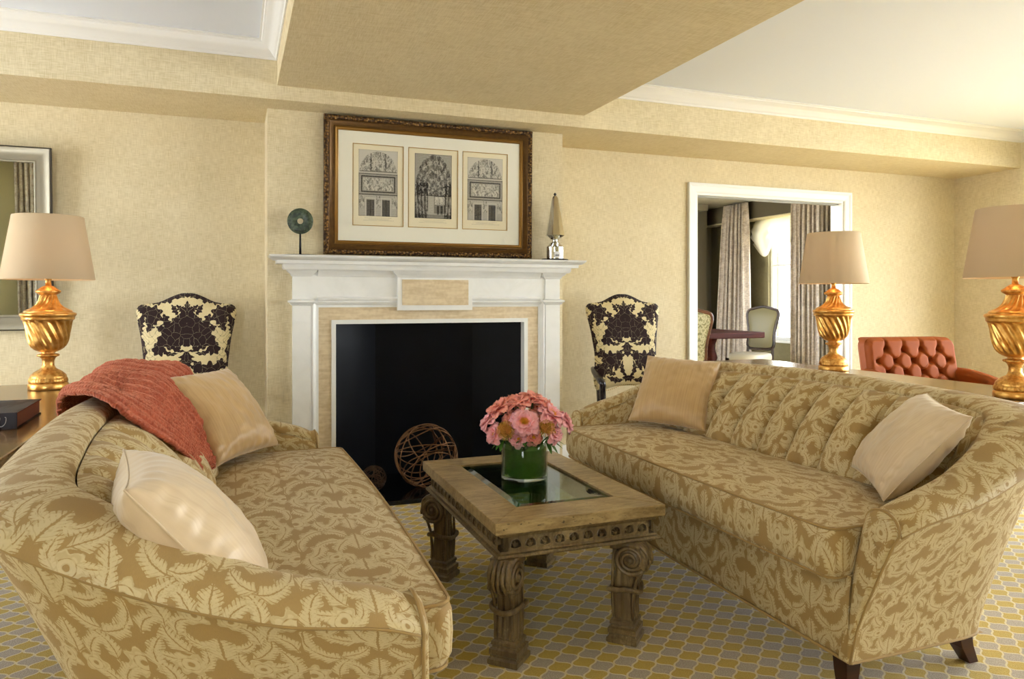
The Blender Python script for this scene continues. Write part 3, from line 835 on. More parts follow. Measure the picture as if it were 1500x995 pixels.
        for d, sc_ in ((.012, .985), (-.004, .985), (-.016, .95), (-.022, .80), (-.024, .45)):
            ring = []
            for k, p in enumerate(poly):
                # shrink towards the spine of the panel
                sp = Vector((lerp(-.918, -1.015, min(max((p[1]-.12)/.42, 0), 1)), min(max(p[1], .16), .52)))
                q = sp+(Vector(p)-sp)*sc_; ring.append((-.390+d, s*q.x if s < 0 else -q.x, q.y) if False else (-.390+.108*(q.y-.12)+d, q.x*(1 if s < 0 else -1), q.y))
            rings.append(ring)
        vs = [v for r in rings for v in r]; fs = []; us = []
        for r in range(len(rings)-1):
            for k in range(n):
                q = (r*n+k, r*n+(k+1) % n, (r+1)*n+(k+1) % n, (r+1)*n+k); fs.append(q); us.append([(vs[j][1]+vs[j][0]*1.2, vs[j][2]) for j in q])
        last = (len(rings)-1)*n
        sp_i = [last+k for k in range(n)]; fs.append(sp_i); us.append([(vs[j][1], vs[j][2]) for j in sp_i])
        R.add(vs, fs, us); R.build('arm_front', DAM, root, auto=60)
        pts = [(-.399+.108*(p[1]-.12), p[0]*(1 if s < 0 else -1), p[1]) for p in poly[:-4]]
        MB().tube(pts, .0045, 6).build('piping', DAM, root)
    # piping along the lower edge of the rail, outside; and at the hem
    pts = [Vector(interp(OUT, pu(k/160)))+Vector((0, 0, -.004)) for k in range(161)]
    MB().tube(pts, .0048, 6).build('piping', DAM, root)
    hem = [Vector(interp(BAS, pu(k/120))) for k in range(121)]
    hem = [Vector((-.394, -.936, .121))]+hem+[Vector((-.394, .936, .121))]
    MB().tube(hem+[Vector((-.398, .936, .121)), Vector((-.400, 0, .121)), Vector((-.398, -.936, .121))], .0048, 6, closed=False).build('piping', DAM, root)
    # long seat cushion with crowned top
    X0, X1, Y1 = -.455, .085, .918
    hx, hy, rc = (X1-X0)/2, Y1, .035; cx0 = (X0+X1)/2
    segs = [(2*(hy-rc)), rc*pi/2, 2*(hx-rc), rc*pi/2]*2; TT = sum(segs)
    def outline(u):
        s_ = (u % 1.0)*TT; k = 0
        while s_ > segs[k] and k < 7: s_ -= segs[k]; k += 1
        if k == 0: return hx, -(hy-rc)+s_
        if k == 2: return (hx-rc)-s_, hy
        if k == 4: return -hx, (hy-rc)-s_
        if k == 6: return -(hx-rc)+s_, -hy
        a = s_/rc; c = {1: (hx-rc, hy-rc, 0), 3: (-(hx-rc), hy-rc, pi/2), 5: (-(hx-rc), -(hy-rc), pi), 7: (hx-rc, -(hy-rc), 3*pi/2)}[k]
        return c[0]+rc*cos(c[2]+a), c[1]+rc*sin(c[2]+a)
    def plan(u, inset=0.):
        a, y = outline(u); x = cx0+a
        if a < -.5*hx: x -= .018*(1-(y/Y1)**2)
        return cx0+(x-cx0)*(1-inset/.27), y*(1-inset/Y1)
    prof = [(.012, .368), (.003, .372), (-.008, .400), (-.010, .445), (-.008, .490), (.000, .514), (.004, .5185)]
    cu = MB(); NU = 260
    def side(u, v):
        k = v*(len(prof)-1); i = min(int(k), len(prof)-2); f = k-i
        ins = lerp(prof[i][0], prof[i+1][0], f); z = lerp(prof[i][1], prof[i+1][1], f)
        x, y = plan(u, ins); return (x, y, z+.003*sin(y*23)*(1 if v < .9 else 0))
    cu.grid(side, NU, 12, cu=True, uvf=lambda u, v: (u*4.7, v*.17+.05), flip=True)
    def topf(a, b):
        # a,b in 0..1 -> disc mapped rectangle
        x, y = plan(a, .004); cx = .0*(X0+X1)/2-.18
        r = 1-b; X_ = lerp(cx, x, r); Y_ = y*r if False else lerp(y*.0, y, r)
        return (X_, Y_, .5185)
    def top2(u, v):
        y = -cos(pi*u)
        yy = y*(Y1-.004)
        xl = X0+.004-.018*(1-abs(y)**2.); xr = X1-.004
        g_ = max(0, rc-(1-abs(y))*Y1); cut = rc-sqrt(max(0, rc*rc-g_*g_)); xl += cut; xr -= cut
        x = lerp(xl, xr, v)
        cr = .026*(1-abs(y)**6)*(1-abs(2*v-1)**2.6)
        return (x, yy, .5185+cr+.003*sin(yy*9+x*6)*min(1, cr*60))
    cu.grid(top2, 110, 34, uvf=lambda u, v: (v*.55, u*1.84))
    cu.build('seat_cushion', DAM, root)
    for zz, ins in ((.517, -.001), (.371, .002)):
        MB().tube([(plan(k/220, ins)[0], plan(k/220, ins)[1], zz) for k in range(220)], .0045, 6, closed=True).build('piping', DAM, root)
    # tapered legs
    for (x, y, dx, dy) in ((-.345, -.87, 0, 0), (-.345, .87, 0, 0), (.125, -.87, .055, .0), (.125, .87, .055, .0)):
        r0, r1 = .030, .020; vs = []
        for z, r, k in ((.121, r0, 0), (.06, .026, .35), (0, r1, 1)):
            vs += [(x+dx*k+a*r, y+dy*k+b*r, z) for a, b in ((-1,-1),(1,-1),(1,1),(-1,1))]
        fs = [(3,2,1,0), (8,9,10,11)]
        for l in (0, 4):
            for k in range(4): fs.append((l+k, l+(k+1) % 4, l+4+(k+1) % 4, l+4+k))
        MB().add(vs, fs).build('leg', DARKLEG, root, smooth=False, bevel=.002)
    return root
SR = sofa('sofa', (2.10, 2.60, 0), 0, 'gold damask tufted sofa on the right, in front of the desk with two lamps')
SL = sofa('sofa', (.0, 2.50, 0), pi, 'gold damask tufted sofa on the left, with a rust throw over its back')

# ------------------------------------------------------------------ silk pillows
def pillow(name, c, rz, rx, ry, w, mat, label, th=.085, group='silk pillows on the sofas', h=None, seedv=0, fold=0.):
    h = h or w
    root = empty(name, c, 0, label, 'pillow', group)
    root.rotation_mode = 'XYZ'
    R = Matrix.Rotation(rz, 4, 'Z') @ Matrix.Rotation(rx, 4, 'X') @ Matrix.Rotation(ry, 4, 'Y')
    root.rotation_euler = R.to_euler()
    def P(u, v, s):
        a, b = 2*u-1, 2*v-1
        pin = 1-.070*(1-abs(b)**2)*(abs(a)**3); pin2 = 1-.070*(1-abs(a)**2)*(abs(b)**3)
        x = a*w/2*pin; z = b*h/2*pin2
        e = (1-abs(a)**2.2)*(1-abs(b)**2.2); y = th*max(e, 0)**.46
        # gathers near the seam
        k = max(0, 1-e*3.2)
        wr = .005*k*(sin(a*26+seedv)*(abs(b) > abs(a))+sin(b*27+seedv*2)*(abs(a) >= abs(b)))*min(1, e*14)
        ln = .006*MN.noise(Vector((a*2.2+seedv, b*2.2, s)))+.0035*MN.noise(Vector((a*6+seedv, b*6, s*2)))
        y = y+(wr+ln)*min(1, e*9)
        return (x, -s*y+fold*(a*a)*.02, z)
    mb = MB()
    mb.grid(lambda u, v: P(u, v, 1), 60, 60, uvf=lambda u, v: (u*w, v*h)); mb.grid(lambda u, v: P(u, v, -1), 60, 60, uvf=lambda u, v: (u*w+.6, v*h))
    mb.build('cushion_cover', mat, root, weld=True)
    pts = []
    for k in range(160):
        t = k/40; i = int(t); f = t-i
        u, v = [(f, 0), (1, f), (1-f, 1), (0, 1-f)][i]; pts.append(P(u, v, 0))
    MB().tube(pts, .0022, 5, closed=True).build('seam', mat, root)
    return root
pillow('throw_pillow', (2.155, 3.272, .716), -.874, -.744+.10, .059, .405, SILK, 'gold silk pillow at the far end of the right sofa', seedv=1)
pillow('throw_pillow', (2.165, 1.87, .700), -2.052+.0, -.728, .096, .38, SILKP, 'champagne silk pillow at the near end of the right sofa', seedv=4)
pillow('throw_pillow', (-.045, 3.235, .728), .950, -.667, -.002, .415, SILK, 'gold silk pillow leaning on the rust throw', seedv=7)
pillow('throw_pillow', (-.085, 1.675, .703), 1.70, -.68, .0, .40, SILKP, 'champagne silk pillow at the near end of the left sofa', th=.10, seedv=9)

# ------------------------------------------------------------------ knitted throw over the left sofa
# path of the drape in (local depth, height) of the left sofa: behind the rail, over it, down the tufted back, onto the seat
tp = [(-.498, .66), (-.520, .74), (-.528, .82), (-.500, .875), (-.43, .885), (-.36, .865), (-.30, .82), (-.225, .75), (-.165, .68), (-.135, .61), (-.11, .575), (-.07, .568)]
tm = [(-.49, .68), (-.525, .77), (-.53, .85), (-.49, .905), (-.43, .925), (-.37, .915), (-.295, .88), (-.235, .80), (-.185, .72), (-.145, .65), (-.115, .59), (-.09, .57)]
tq = [(-.47, .70), (-.505, .78), (-.51, .85), (-.465, .900), (-.40, .918), (-.33, .918), (-.27, .905), (-.22, .87), (-.19, .81), (-.17, .73), (-.15, .66), (-.13, .60)]
def throw(u, v, lift=0.):
    k = sm(u/.5); k2 = sm((u-.62)/.33)
    tpath = lambda v: tuple(lerp(lerp(a, b, k), c, k2) for a, b, c in zip(interp(tp, v), interp(tm, v), interp(tq, v)))
    x, z = tpath(v)
    # widths: near edge and far edge wander
    y0 = interp([(3.0,), (2.84,), (2.60,), (2.47,), (2.57,), (2.75,), (2.92,)], v)[0]; y1 = 3.47+.02*sin(v*8)-.12*sm((v-.6)/.3)
    y = lerp(y0, y1, u)
    fold = .028*sin(u*9+v*2.2)+.018*sin(u*17-v*3+1)
    amt = .35+.65*sin(pi*min(1, v*1.1))
    hump = .012*math.exp(-((u-.45)/.30)**2)*math.exp(-((v-.30)/.18)**2)
    rib = .0035*sin(u*2*pi*17)
    row = max(0, sin(v*2*pi*22)); col = max(0, sin(u*2*pi*17))
    pit = .006*(row*col)**2
    n = .012*MN.noise(Vector((u*5, v*6, 1)))+.004*MN.noise(Vector((u*30, v*40, 2)))
    off = fold*amt*.45+rib-pit+n+.012+lift+.034*k*sm((v-.45)/.2)
    x2, z2 = tpath(min(v+.02, 1)); x1, z1 = tpath(max(v-.02, 0)); t = Vector((x2-x1, z2-z1)).normalized()
    return (x-t.y*off if True else 0, y, z+t.x*off)
mb = MB().grid(throw, 230, 260, uvf=lambda u, v: (u*.75, v*1.05))
o = mb.build('knitted_throw', KNIT, solid=.014, fixn=False)
tag(o, 'rust orange knitted throw draped over the back of the left sofa', 'throw blanket')
# ------------------------------------------------------------------ coffee table
TX0, TX1, TY0, TY1, TZ = .785, 1.42, 2.215, 3.19, .476
tb = empty('coffee_table', ((TX0+TX1)/2, (TY0+TY1)/2, 0), 0, 'carved limed oak coffee table with glass inset and scrolled legs', 'coffee table')
TCX, TCY = (TX0+TX1)/2, (TY0+TY1)/2
def TB(mb): mb.v = [(x-TCX, y-TCY, z) for x, y, z in mb.v]; return mb
GX0, GX1, GY0, GY1 = .918, 1.300, 2.372, 3.050
# top frame: four mitred boards
for k, (A, B, C, D) in enumerate((((TX0,TY0),(TX1,TY0),(GX1,GY0),(GX0,GY0)), ((TX1,TY0),(TX1,TY1),(GX1,GY1),(GX1,GY0)),
                                  ((TX1,TY1),(TX0,TY1),(GX0,GY1),(GX1,GY1)), ((TX0,TY1),(TX0,TY0),(GX0,GY0),(GX0,GY1)))):
    mb = MB().prism([A, B, C, D], TZ-.040, TZ)
    TB(mb).build('top_board', OAKTOP, tb, smooth=False, bevel=.0025)
# apron with coved moulding, arcaded frieze
ap = MB(); h0 = .352
prof = [(-.045, h0+.082), (-.008, h0+.083), (-.010, h0+.078), (-.022, h0+.074), (-.026, h0+.066), (-.044, h0+.065), (-.044, h0+.021), (-.026, h0+.020), (-.022, h0+.014), (-.014, h0+.011), (-.010, h0+.004), (-.012, h0), (-.060, h0), (-.060, h0+.082)]
ap.mould(prof, [(TX0,TY0),(TX1,TY0),(TX1,TY1),(TX0,TY1)], closed=True, side=-1)
TB(ap).build('apron', OAK, tb, auto=35)
# arches of the frieze : hollowed lunettes with a leaf inside
def lunettes(p0, p1, n, nrm):
    p0 = Vector(p0); p1 = Vector(p1); d = (p1-p0)/n; nv = Vector(nrm); dd = d.normalized(); w = d.length/2; H0, H1 = h0+.0205, h0+.0655
    for i in range(n):
        c = p0+d*(i+.5); m = MB(); r = min(.0185, w*.72); zb = H0+.008
        inner = [(r*cos(a), zb+.010+.020*sin(a)) for a in [pi*k/14 for k in range(15)]]+[(-r, zb+.004), (-r*.5, zb), (0, zb-.001), (r*.5, zb), (r, zb+.004)]
        zc = (H0+H1)/2; outer = []
        for x, z in inner:
            vx, vz = x, z-zc+1e-9; k = min(w/abs(vx) if abs(vx) > 1e-9 else 1e9, ((H1-H0)/2)/abs(vz)); outer.append((vx*k, zc+vz*k))
        # snap to the cell corners
        for cx, cz in ((w, H1), (-w, H1), (-w, H0), (w, H0)):
            k = min(range(len(outer)), key=lambda q: (outer[q][0]-cx)**2+(outer[q][1]-cz)**2); outer[k] = (cx, cz)
        N = len(inner); P3 = lambda q, off: (c.x+dd.x*q[0]+nv.x*off, c.y+dd.y*q[0]+nv.y*off, q[1])
        vs = [P3(q, .008) for q in outer]+[P3(q, .008) for q in inner]+[P3((q[0]*.9, zc+(q[1]-zc)*.9), -.0095) for q in inner]
        fs = [(k, (k+1) % N, N+(k+1) % N, N+k) for k in range(N)]+[(N+k, N+(k+1) % N, 2*N+(k+1) % N, 2*N+k) for k in range(N)]
        m.add(vs, fs)
        m.tube([P3(q, .0085) for q in inner], .0020, 6, closed=True)
        for a in (-1, 0, 1):
            q = [P3((a*.002, zb+.001), .001), P3((a*.0055, zb+.012), .006), P3((a*.0105, zb+.021-abs(a)*.004), -.002)]
            m.tube(q, lambda t: .0042*(1-t*.45), 6)
        TB(m).build('lunette', OAK, tb, auto=40)
def uadd(v): return v
yy0 = TY0+.033; yy1 = TY1-.033; xx0 = TX0+.033; xx1 = TX1-.033
lunettes((xx0+.02, yy0, 0), (xx1-.02, yy0, 0), 10, (0, -1, 0)); lunettes((xx0, yy0+.02, 0), (xx0, yy1-.02, 0), 16, (-1, 0, 0))
lunettes((xx1, yy0+.02, 0), (xx1, yy1-.02, 0), 16, (1, 0, 0)); lunettes((xx0+.02, yy1, 0), (xx1-.02, yy1, 0), 10, (0, 1, 0))
# bevelled glass
g = MB(); bz = TZ-.002; iw = .030
def rect(i, z): return [(GX0+i, GY0+i, z), (GX1-i, GY0+i, z), (GX1-i, GY1-i, z), (GX0+i, GY1-i, z)]
vs = rect(.001, bz-.006)+rect(iw, bz)+rect(.001, bz-.012)
g.add(vs, [(0,1,5,4),(1,2,6,5),(2,3,7,6),(3,0,4,7)], mi=1); g.add(rect(iw, bz), [(0,1,2,3)]); g.add(rect(.001, bz-.012), [(3,2,1,0)])
TB(g).build('glass_inset', [TGLASS, TEDGE], tb, smooth=False)
lg = MB()
for a, b, c, d in ((GX0-.004, GX0+.010, GY0-.004, GY1+.004), (GX1-.010, GX1+.004, GY0-.004, GY1+.004), (GX0+.010, GX1-.010, GY0-.004, GY0+.010), (GX0+.010, GX1-.010, GY1-.010, GY1+.004)):
    lg.box(a, b, c, d, TZ-.036, TZ-.016)
TB(lg).build('glass_ledge', OAK, tb, smooth=False)
# scrolled console legs, turned 45 degrees so the front faces outward
def table_leg():
    mb = MB(); W = .036
    # side outline in (u = outward, z)
    def centre(z):
        t = (z-.085)/(.30-.085); return .006*sin(t*pi)*-1+.012*t*t
    # body
    rows = []
    def body(uu, vv):
        z = lerp(.080, .318, vv); c = centre(z); hw = lerp(.036, .030, sm((z-.08)/.12)); hw += .010*sm((z-.24)/.06)
        th = uu*2*pi; ca, sa = cos(th), sin(th); n = 6.
        r = (abs(ca)**n+abs(sa)**n)**(-1/n); x = ca*r*hw+c; y = sa*r*W
        fl = .0035*sin(y/W*3*pi+pi/2) if abs(ca) > abs(sa) else .0018*sin(x/hw*2.5*pi)
        return (x+(fl if ca > 0 else -fl)*(abs(ca) > abs(sa)), y+(fl if sa > 0 else -fl)*(abs(sa) >= abs(ca)), z)
    mb.grid(body, 96, 22, cu=True)
    # volutes: spiral ridge on both side faces
    for s in (-1, 1):
        sp = []
        for k in range(70):
            t = k/69; a = -.6-t*4.6*pi; r = .050*(1-t)**.75+.004
            sp.append((.028+r*cos(a), s*(W+.002+.010*t), .292+r*sin(a)*.95))
        mb.tube(sp, lambda t: .0085*(1-.5*t), 8)
        mb.lathe([(0, .0), (.011, .002), (.012, .008), (.007, .014), (0, .016)], 14, M=Matrix.Translation((.028, s*(W+.002), .292)) @ Matrix.Rotation(-s*pi/2, 4, 'X'))
        mb.lathe([(0, 0), (.050, 0), (.049, .006), (.040, .009), (0, .009)], 30, M=Matrix.Translation((.028, s*(W-.006), .292)) @ Matrix.Rotation(-s*pi/2, 4, 'X'))
        # edge ridge sweeping from volute to foot
        ed = [(.028+.052*cos(a), s*(W-.002), .292+.050*sin(a)) for a in [1.9, 1.2, .4, -.3]]+[(.055, s*(W-.003), .235), (.040, s*(W-.003), .19), (.034, s*(W-.003), .12), (.036, s*(W-.003), .085)]
        mb.tube(resample(ed, 30)[0], .0062, 6)
        eb = [(-.030, s*(W-.003), .34), (-.036, s*(W-.003), .26), (-.038, s*(W-.003), .16), (-.034, s*(W-.003), .085)]
        mb.tube(resample(eb, 20)[0], .0055, 6)
    # drum of the scroll
    mb.lathe([(0, -W-.004), (.052, -W-.004), (.054, -W*.5), (.051, 0), (.054, W*.5), (.052, W+.004), (0, W+.004)], 30, M=Matrix.Translation((.028, 0, .292)) @ Matrix.Rotation(pi/2, 4, 'X'))
    mb.box(-.045, .062, -W-.004, W+.004, .325, .3515)
    # acanthus leaf over the front of the drum
    for i, (y, L) in enumerate(((0, 1.25), (-.016, 1.05), (.016, 1.05), (-.029, .8), (.029, .8))):
        ar = [(.028+(.060+.004*sin(k*1.3+i))*cos(a), y*(1+.15*k/8), .292+.060*sin(a)) for k, a in enumerate([1.35-L*2.2*q/8 for q in range(9)])]
        mb.tube(ar, lambda t: .0105*(1-t*.55), 8, flat=.8)
    a = mb.build('scroll', OAK, None)
    # tie band
    mb = MB()
    n = 40
    def band(uu, vv):
        th = 2*pi*uu; ca, sa = cos(th), sin(th); m = 7.; r = (abs(ca)**m+abs(sa)**m)**(-1/m); ph = 2*pi*vv
        bow = .010*(1-min(1, abs(sa*r)))*(1 if ca > 0 else 0)
        return (ca*r*(.050+.006*cos(ph))-.002+bow, sa*r*(.049+.006*cos(ph)), .176+.0095*sin(ph)+.016*(sa*r)**2*(1 if ca > 0 else .6))
    mb.grid(band, 72, 10, cu=True, cv=True)
    b = mb.build('tie_band', OAK, None)
    # stepped plinth
    mb = MB()
    P = [(.052, 0), (.054, .004), (.054, .018), (.047, .024), (.046, .030), (.050, .034), (.050, .050), (.042, .055), (.041, .060), (.045, .064), (.044, .074), (.037, .080), (.036, .086)]
    vs = []
    for r, z in P: vs += [(-r, -r, z), (r, -r, z), (r, r, z), (-r, r, z)]
    fs = [(3,2,1,0), tuple(4*(len(P)-1)+k for k in range(4))]
    for i in range(len(P)-1):
        for k in range(4): fs.append((4*i+k, 4*i+(k+1) % 4, 4*i+4+(k+1) % 4, 4*i+4+k))
    mb.add(vs, fs)
    c = mb.build('plinth', OAK, None, smooth=False)
    return a, b, c
LA = table_leg(); first = True
for (x, y, ang) in ((.852, 2.272, -3*pi/4), (1.292, 2.272, -pi/4), (.842, 3.06, 3*pi/4), (1.300, 3.06, pi/4)):
    L0 = empty('leg', (x-TCX, y-TCY, 0), ang); L0.parent = tb
    for o in LA:
        c = o if first else o.copy()
        if not first: COL.objects.link(c)
        c.parent = L0
    first = False

# ------------------------------------------------------------------ vase with peonies
VX, VY, VZ = 1.104, 2.765, TZ-.0015; VR, VH = .095, .160
va = empty('glass_vase', (VX, VY, VZ), 0, 'clear cylinder glass vase of flowers standing on the coffee table', 'vase')
MB().lathe([(0, 0), (VR-.004, 0), (VR, .004), (VR, VH-.002), (VR-.002, VH), (VR-.0045, VH-.002), (VR-.0045, .014), (VR-.010, .010), (0, .009)], 56).build('glass_wall', VGLASS, va)
MB().lathe([(0, .0105), (VR-.009, .011), (VR-.006, .016), (VR-.006, .120), (0, .120)], 48).build('water', WATER, va)
def blade(mb, pts, w, k=10, cup=.15, base=(0,0,0), wf=None, side=None):
    C, _ = resample(pts, k); n = len(C)
    vs = []; us = []
    for i, p in enumerate(C):
        t = (C[min(i+1, n-1)]-C[max(i-1, 0)]).normalized(); s = t.cross(Vector(side) if side else Vector((0,0,1)))
        if s.length < 1e-3: s = Vector((1,0,0))
        s.normalize(); nn = s.cross(t); ww = w*(wf(i/k) if wf else sin(pi*min(1, i/k*.94+.06))**.8)
        for q in (-1, 0, 1): vs.append(p+s*(ww*q)+nn*(-cup*ww*(1-abs(q)))); 
    fs = []; 
    for i in range(n-1):
        for q in range(2): fs.append((i*3+q, i*3+q+1, i*3+4+q, i*3+3+q)); us.append([(q/2, i/k), ((q+1)/2, i/k), ((q+1)/2, (i+1)/k), (q/2, (i+1)/k)])
    mb.add(vs, fs, us)
# broad leaves rolled inside the vase wall
for k in range(9):
    a0 = 2*pi*k/9+.2; mb = MB()
    def lw(u, v, a0=a0, k=k):
        r = VR-.010-.004*(k % 3)-.003*sin(pi*u); a = a0+(u-.5)*1.15*sin(pi*min(1, v*.9+.08))**.6+v*.35
        return (r*cos(a), r*sin(a), .013+v*(.118+.02*((k*37) % 5)/5))
    mb.grid(lw, 10, 12)
    mb.build('lining_leaf', LEAFM, va, fixn=False)
Fd = Vector((sin(PSI), cos(PSI), 0)); Rt = Vector((cos(PSI), -sin(PSI), 0))
DC = Vector((VX, VY, .655)); DEP = DC.dot(Fd)
def on_dome(px, py, rx=.165, rz=.14):
    """place a bloom on the rounded bouquet"""
    a = (px-772)/FPX*DEP+.012; z = EYE-(py-438)/FPX*DEP; h = z-.645
    q = max(0., 1-(a/rx)**2-(max(h, 0)/rz)**2); return DC+Rt*(a*.93)-Fd*(.10*sqrt(q))+Vector((0, 0, z-DC.z)), (Rt*(a/rx)-Fd*sqrt(q)+Vector((0, 0, max(h, .01)/rz+.15))).normalized()
def bloom(p, n, r, mat, openness, seed, label):
    r = r*1.22; p = p-n*.012
    rnd = random.Random(seed)
    root = empty('peony', p, 0, label, 'peony', 'coral and pink peonies in the vase')
    q = n.to_track_quat('Z', 'Y').to_matrix().to_4x4(); root.rotation_euler = q.to_euler()
    mb = MB()
    for layer, (cnt, rr, tilt, L) in enumerate((lambda q: q[:3] if openness > .5 else q)(((8, .004, 1.15+openness*.35, 1.0), (8, .004, .80+openness*.35, .95), (7, .003, .48+openness*.28, .85), (5, .002, .25+openness*.2, .66)))):
        for k in range(cnt):
            a = 2*pi*(k+.5*layer)/cnt+rnd.uniform(-.2, .2); tl = tilt+rnd.uniform(-.15, .15); LL = r*L*rnd.uniform(.88, 1.12); w = LL*.44
            rad = Vector((cos(a), sin(a), 0)); tan = Vector((-sin(a), cos(a), 0)); up = Vector((0, 0, 1))
            def pf(u, v, rad=rad, tan=tan, tl=tl, LL=LL, w=w, ph=rnd.uniform(0, 6)):
                s = v; th = tl*(.25+.9*s); out = LL*s*sin(th)*1.0; hh = LL*s*cos(th)*.9+.004
                ww = w*sin(pi*min(1, .14+s*.80))**.55; b = 2*u-1
                cup = .22*w*(b*b)*(1-.3*s); ruf = .0045*sin(b*8+ph)*s
                notch = .06*LL*math.exp(-(b/.25)**2)*(s > .8)*(s-.8)*3
                return rad*(rr+out-notch-cup*.6)+tan*(b*ww)+up*(hh+cup+ruf)
            mb.grid(pf, 6, 7)
    mb.build('petals', mat, root, solid=.0009, fixn=False)
    mb = MB()
    for k in range(60):
        a = k*2.399; rr = .34*r*sqrt(k/60); hz = r*.44+rnd.uniform(-.002, .003)
        b = Vector((rr*.4*cos(a), rr*.4*sin(a), r*.12)); e_ = Vector((rr*cos(a), rr*sin(a), hz)); mb.tube([b, (b+e_)/2, e_], .0009, 4); mb.lathe([(0, -.0025), (.0022, 0), (0, .0025)], 5, c=e_)
    mb.build('stamens', STAMEN, root)
    st = MB(); loc = q.inverted() @ (Vector((lerp(VX, p.x, .35), lerp(VY, p.y, .35), VZ+.10))-p)
    st.tube(resample([Vector((0, 0, .006)), loc*.5+Vector((0, 0, -.012)), loc], 10)[0], .0028, 6); st.build('stem', STEMM, root)
    return root
BL = [((716, 614), .044, PETALP, .55, 'pink peony at the left edge of the bouquet'), ((732, 598), .050, PETAL, .35, 'coral peony in the upper left of the bouquet'),
      ((757, 590), .046, PETAL, .35, 'coral peony at the top left of the bouquet'), ((781, 587), .050, PETAL, .45, 'coral peony at the top of the bouquet'),
      ((767, 614), .050, PETALP, .85, 'wide open pink peony at the front of the bouquet'), ((808, 606), .050, PETALP, .8, 'open pink peony in the upper right of the bouquet'),
      ((832, 619), .042, PETALP, .6, 'pink peony at the right edge of the bouquet'), ((797, 594), .040, PETAL, .3, 'small coral peony between the top and upper right blooms'),
      ((722, 632), .036, PETALP, .4, 'small pink peony drooping at the lower left of the bouquet'), ((812, 630), .036, PETALP, .5, 'small pink peony low on the right of the bouquet')]
for i, ((px, py), r, m, op, lb) in enumerate(BL):
    p, n = on_dome(px, py); bloom(p, n, r, m, op, 10+i, lb)
BF = [((746, 606), .036, PETAL, .4, 'small coral peony tucked between the left pincushion flower and the top blooms'), ((788, 604), .036, PETAL, .6, 'small coral peony tucked above the right pincushion flower'), ((757, 636), .030, PETALP, .4, 'small pink peony low at the front just above the vase rim'), ((784, 634), .030, PETAL, .4, 'small coral peony low beside the right pincushion flower')]
for i, ((px, py), r, m, op, lb) in enumerate(BF):
    p, n = on_dome(px, py); bloom(p-n*.026, n, r, m, op, 70+i, lb)
for i, (dx, dy, dz, lb) in enumerate(((.02, .05, .105, 'coral peony hidden at the back of the bouquet top'), (-.075, .07, .09, 'coral peony at the back left of the bouquet'), (.095, .06, .085, 'coral peony at the back right of the bouquet'))):
    p = DC+Vector((dx, dy, dz)); bloom(p, Vector((dx, dy, .1)).normalized(), .046, PETAL, .5, 40+i, lb)
def pincushion(px, py, r, seed, label):
    rnd = random.Random(seed); p, n = on_dome(px, py); p = p+n*.004
    root = empty('pincushion_flower', p, 0, label, 'pincushion flower', 'golden pincushion flowers in the vase')
    q = n.to_track_quat('Z', 'Y').to_matrix().to_4x4(); root.rotation_euler = q.to_euler()
    mb = MB(); mb.lathe([(0, -r*.2), (r*.55, -.1*r), (r*.66, r*.15), (r*.5, r*.45), (0, r*.6)], 20); mb.build('flower_heart', STAMENT, root)
    mb = MB()
    for k in range(190):
        t = (k+.5)/190; ph = math.acos(1-1.25*t); a = k*2.399
        d = Vector((sin(ph)*cos(a), sin(ph)*sin(a), cos(ph))); b = d*r*.55; e_ = d*r*rnd.uniform(.92, 1.12)+Vector((0, 0, .1*r)); mid = (b+e_)/2+d*.003
        mb.tube([b, mid, e_], .0009, 4); mb.lathe([(0, -.002), (.0019, 0), (0, .0022)], 5, c=e_)
    mb.build('styles', STAMEN2, root)
    st = MB(); loc = q.inverted() @ (Vector((lerp(VX, p.x, .35), lerp(VY, p.y, .35), VZ+.10))-p)
    st.tube(resample([Vector((0, 0, -.006)), loc*.5, loc], 10)[0], .003, 6); st.build('stem', STEMM, root)
pincushion(741, 626, .036, 3, 'golden pincushion flower at the front left of the bouquet')
pincushion(799, 623, .034, 5, 'golden pincushion flower at the front right of the bouquet')
# leaf sprays
def spray(base, dirs, w, label):
    root = empty('leaf_spray', base, 0, label, 'leaf', 'leaf sprays round the bouquet')
    for d in dirs:
        d = Vector(d); mb = MB(); blade(mb, [Vector((0, 0, 0)), d*.5+Vector((0, 0, .010)), d], w, 10); mb.build('leaflet', LEAFM, root, fixn=False)
def at(a, f, z): return Rt*a-Fd*f+Vector((0, 0, z))
spray(DC+at(.085, .05, -.022), [at(.075, .01, -.015), at(.068, .02, -.030), at(.048, .03, -.048), at(.022, .03, -.050)], .010, 'dark green leaf spray drooping at the right of the bouquet')
spray(DC+at(-.085, .05, -.022), [at(-.045, .02, -.030), at(-.030, .03, -.034), at(-.012, .03, -.040)], .009, 'dark green leaf spray under the left of the bouquet')
spray(DC+at(.11, .0, .028), [at(.040, .0, .018), at(.030, .0, .030)], .010, 'small leaf tip poking out at the right of the bouquet')
spray(DC+at(.0, .07, -.016), [at(.035, .02, -.012), at(-.035, .02, -.012), at(.0, .03, -.022)], .010, 'short leaves over the front rim of the vase')
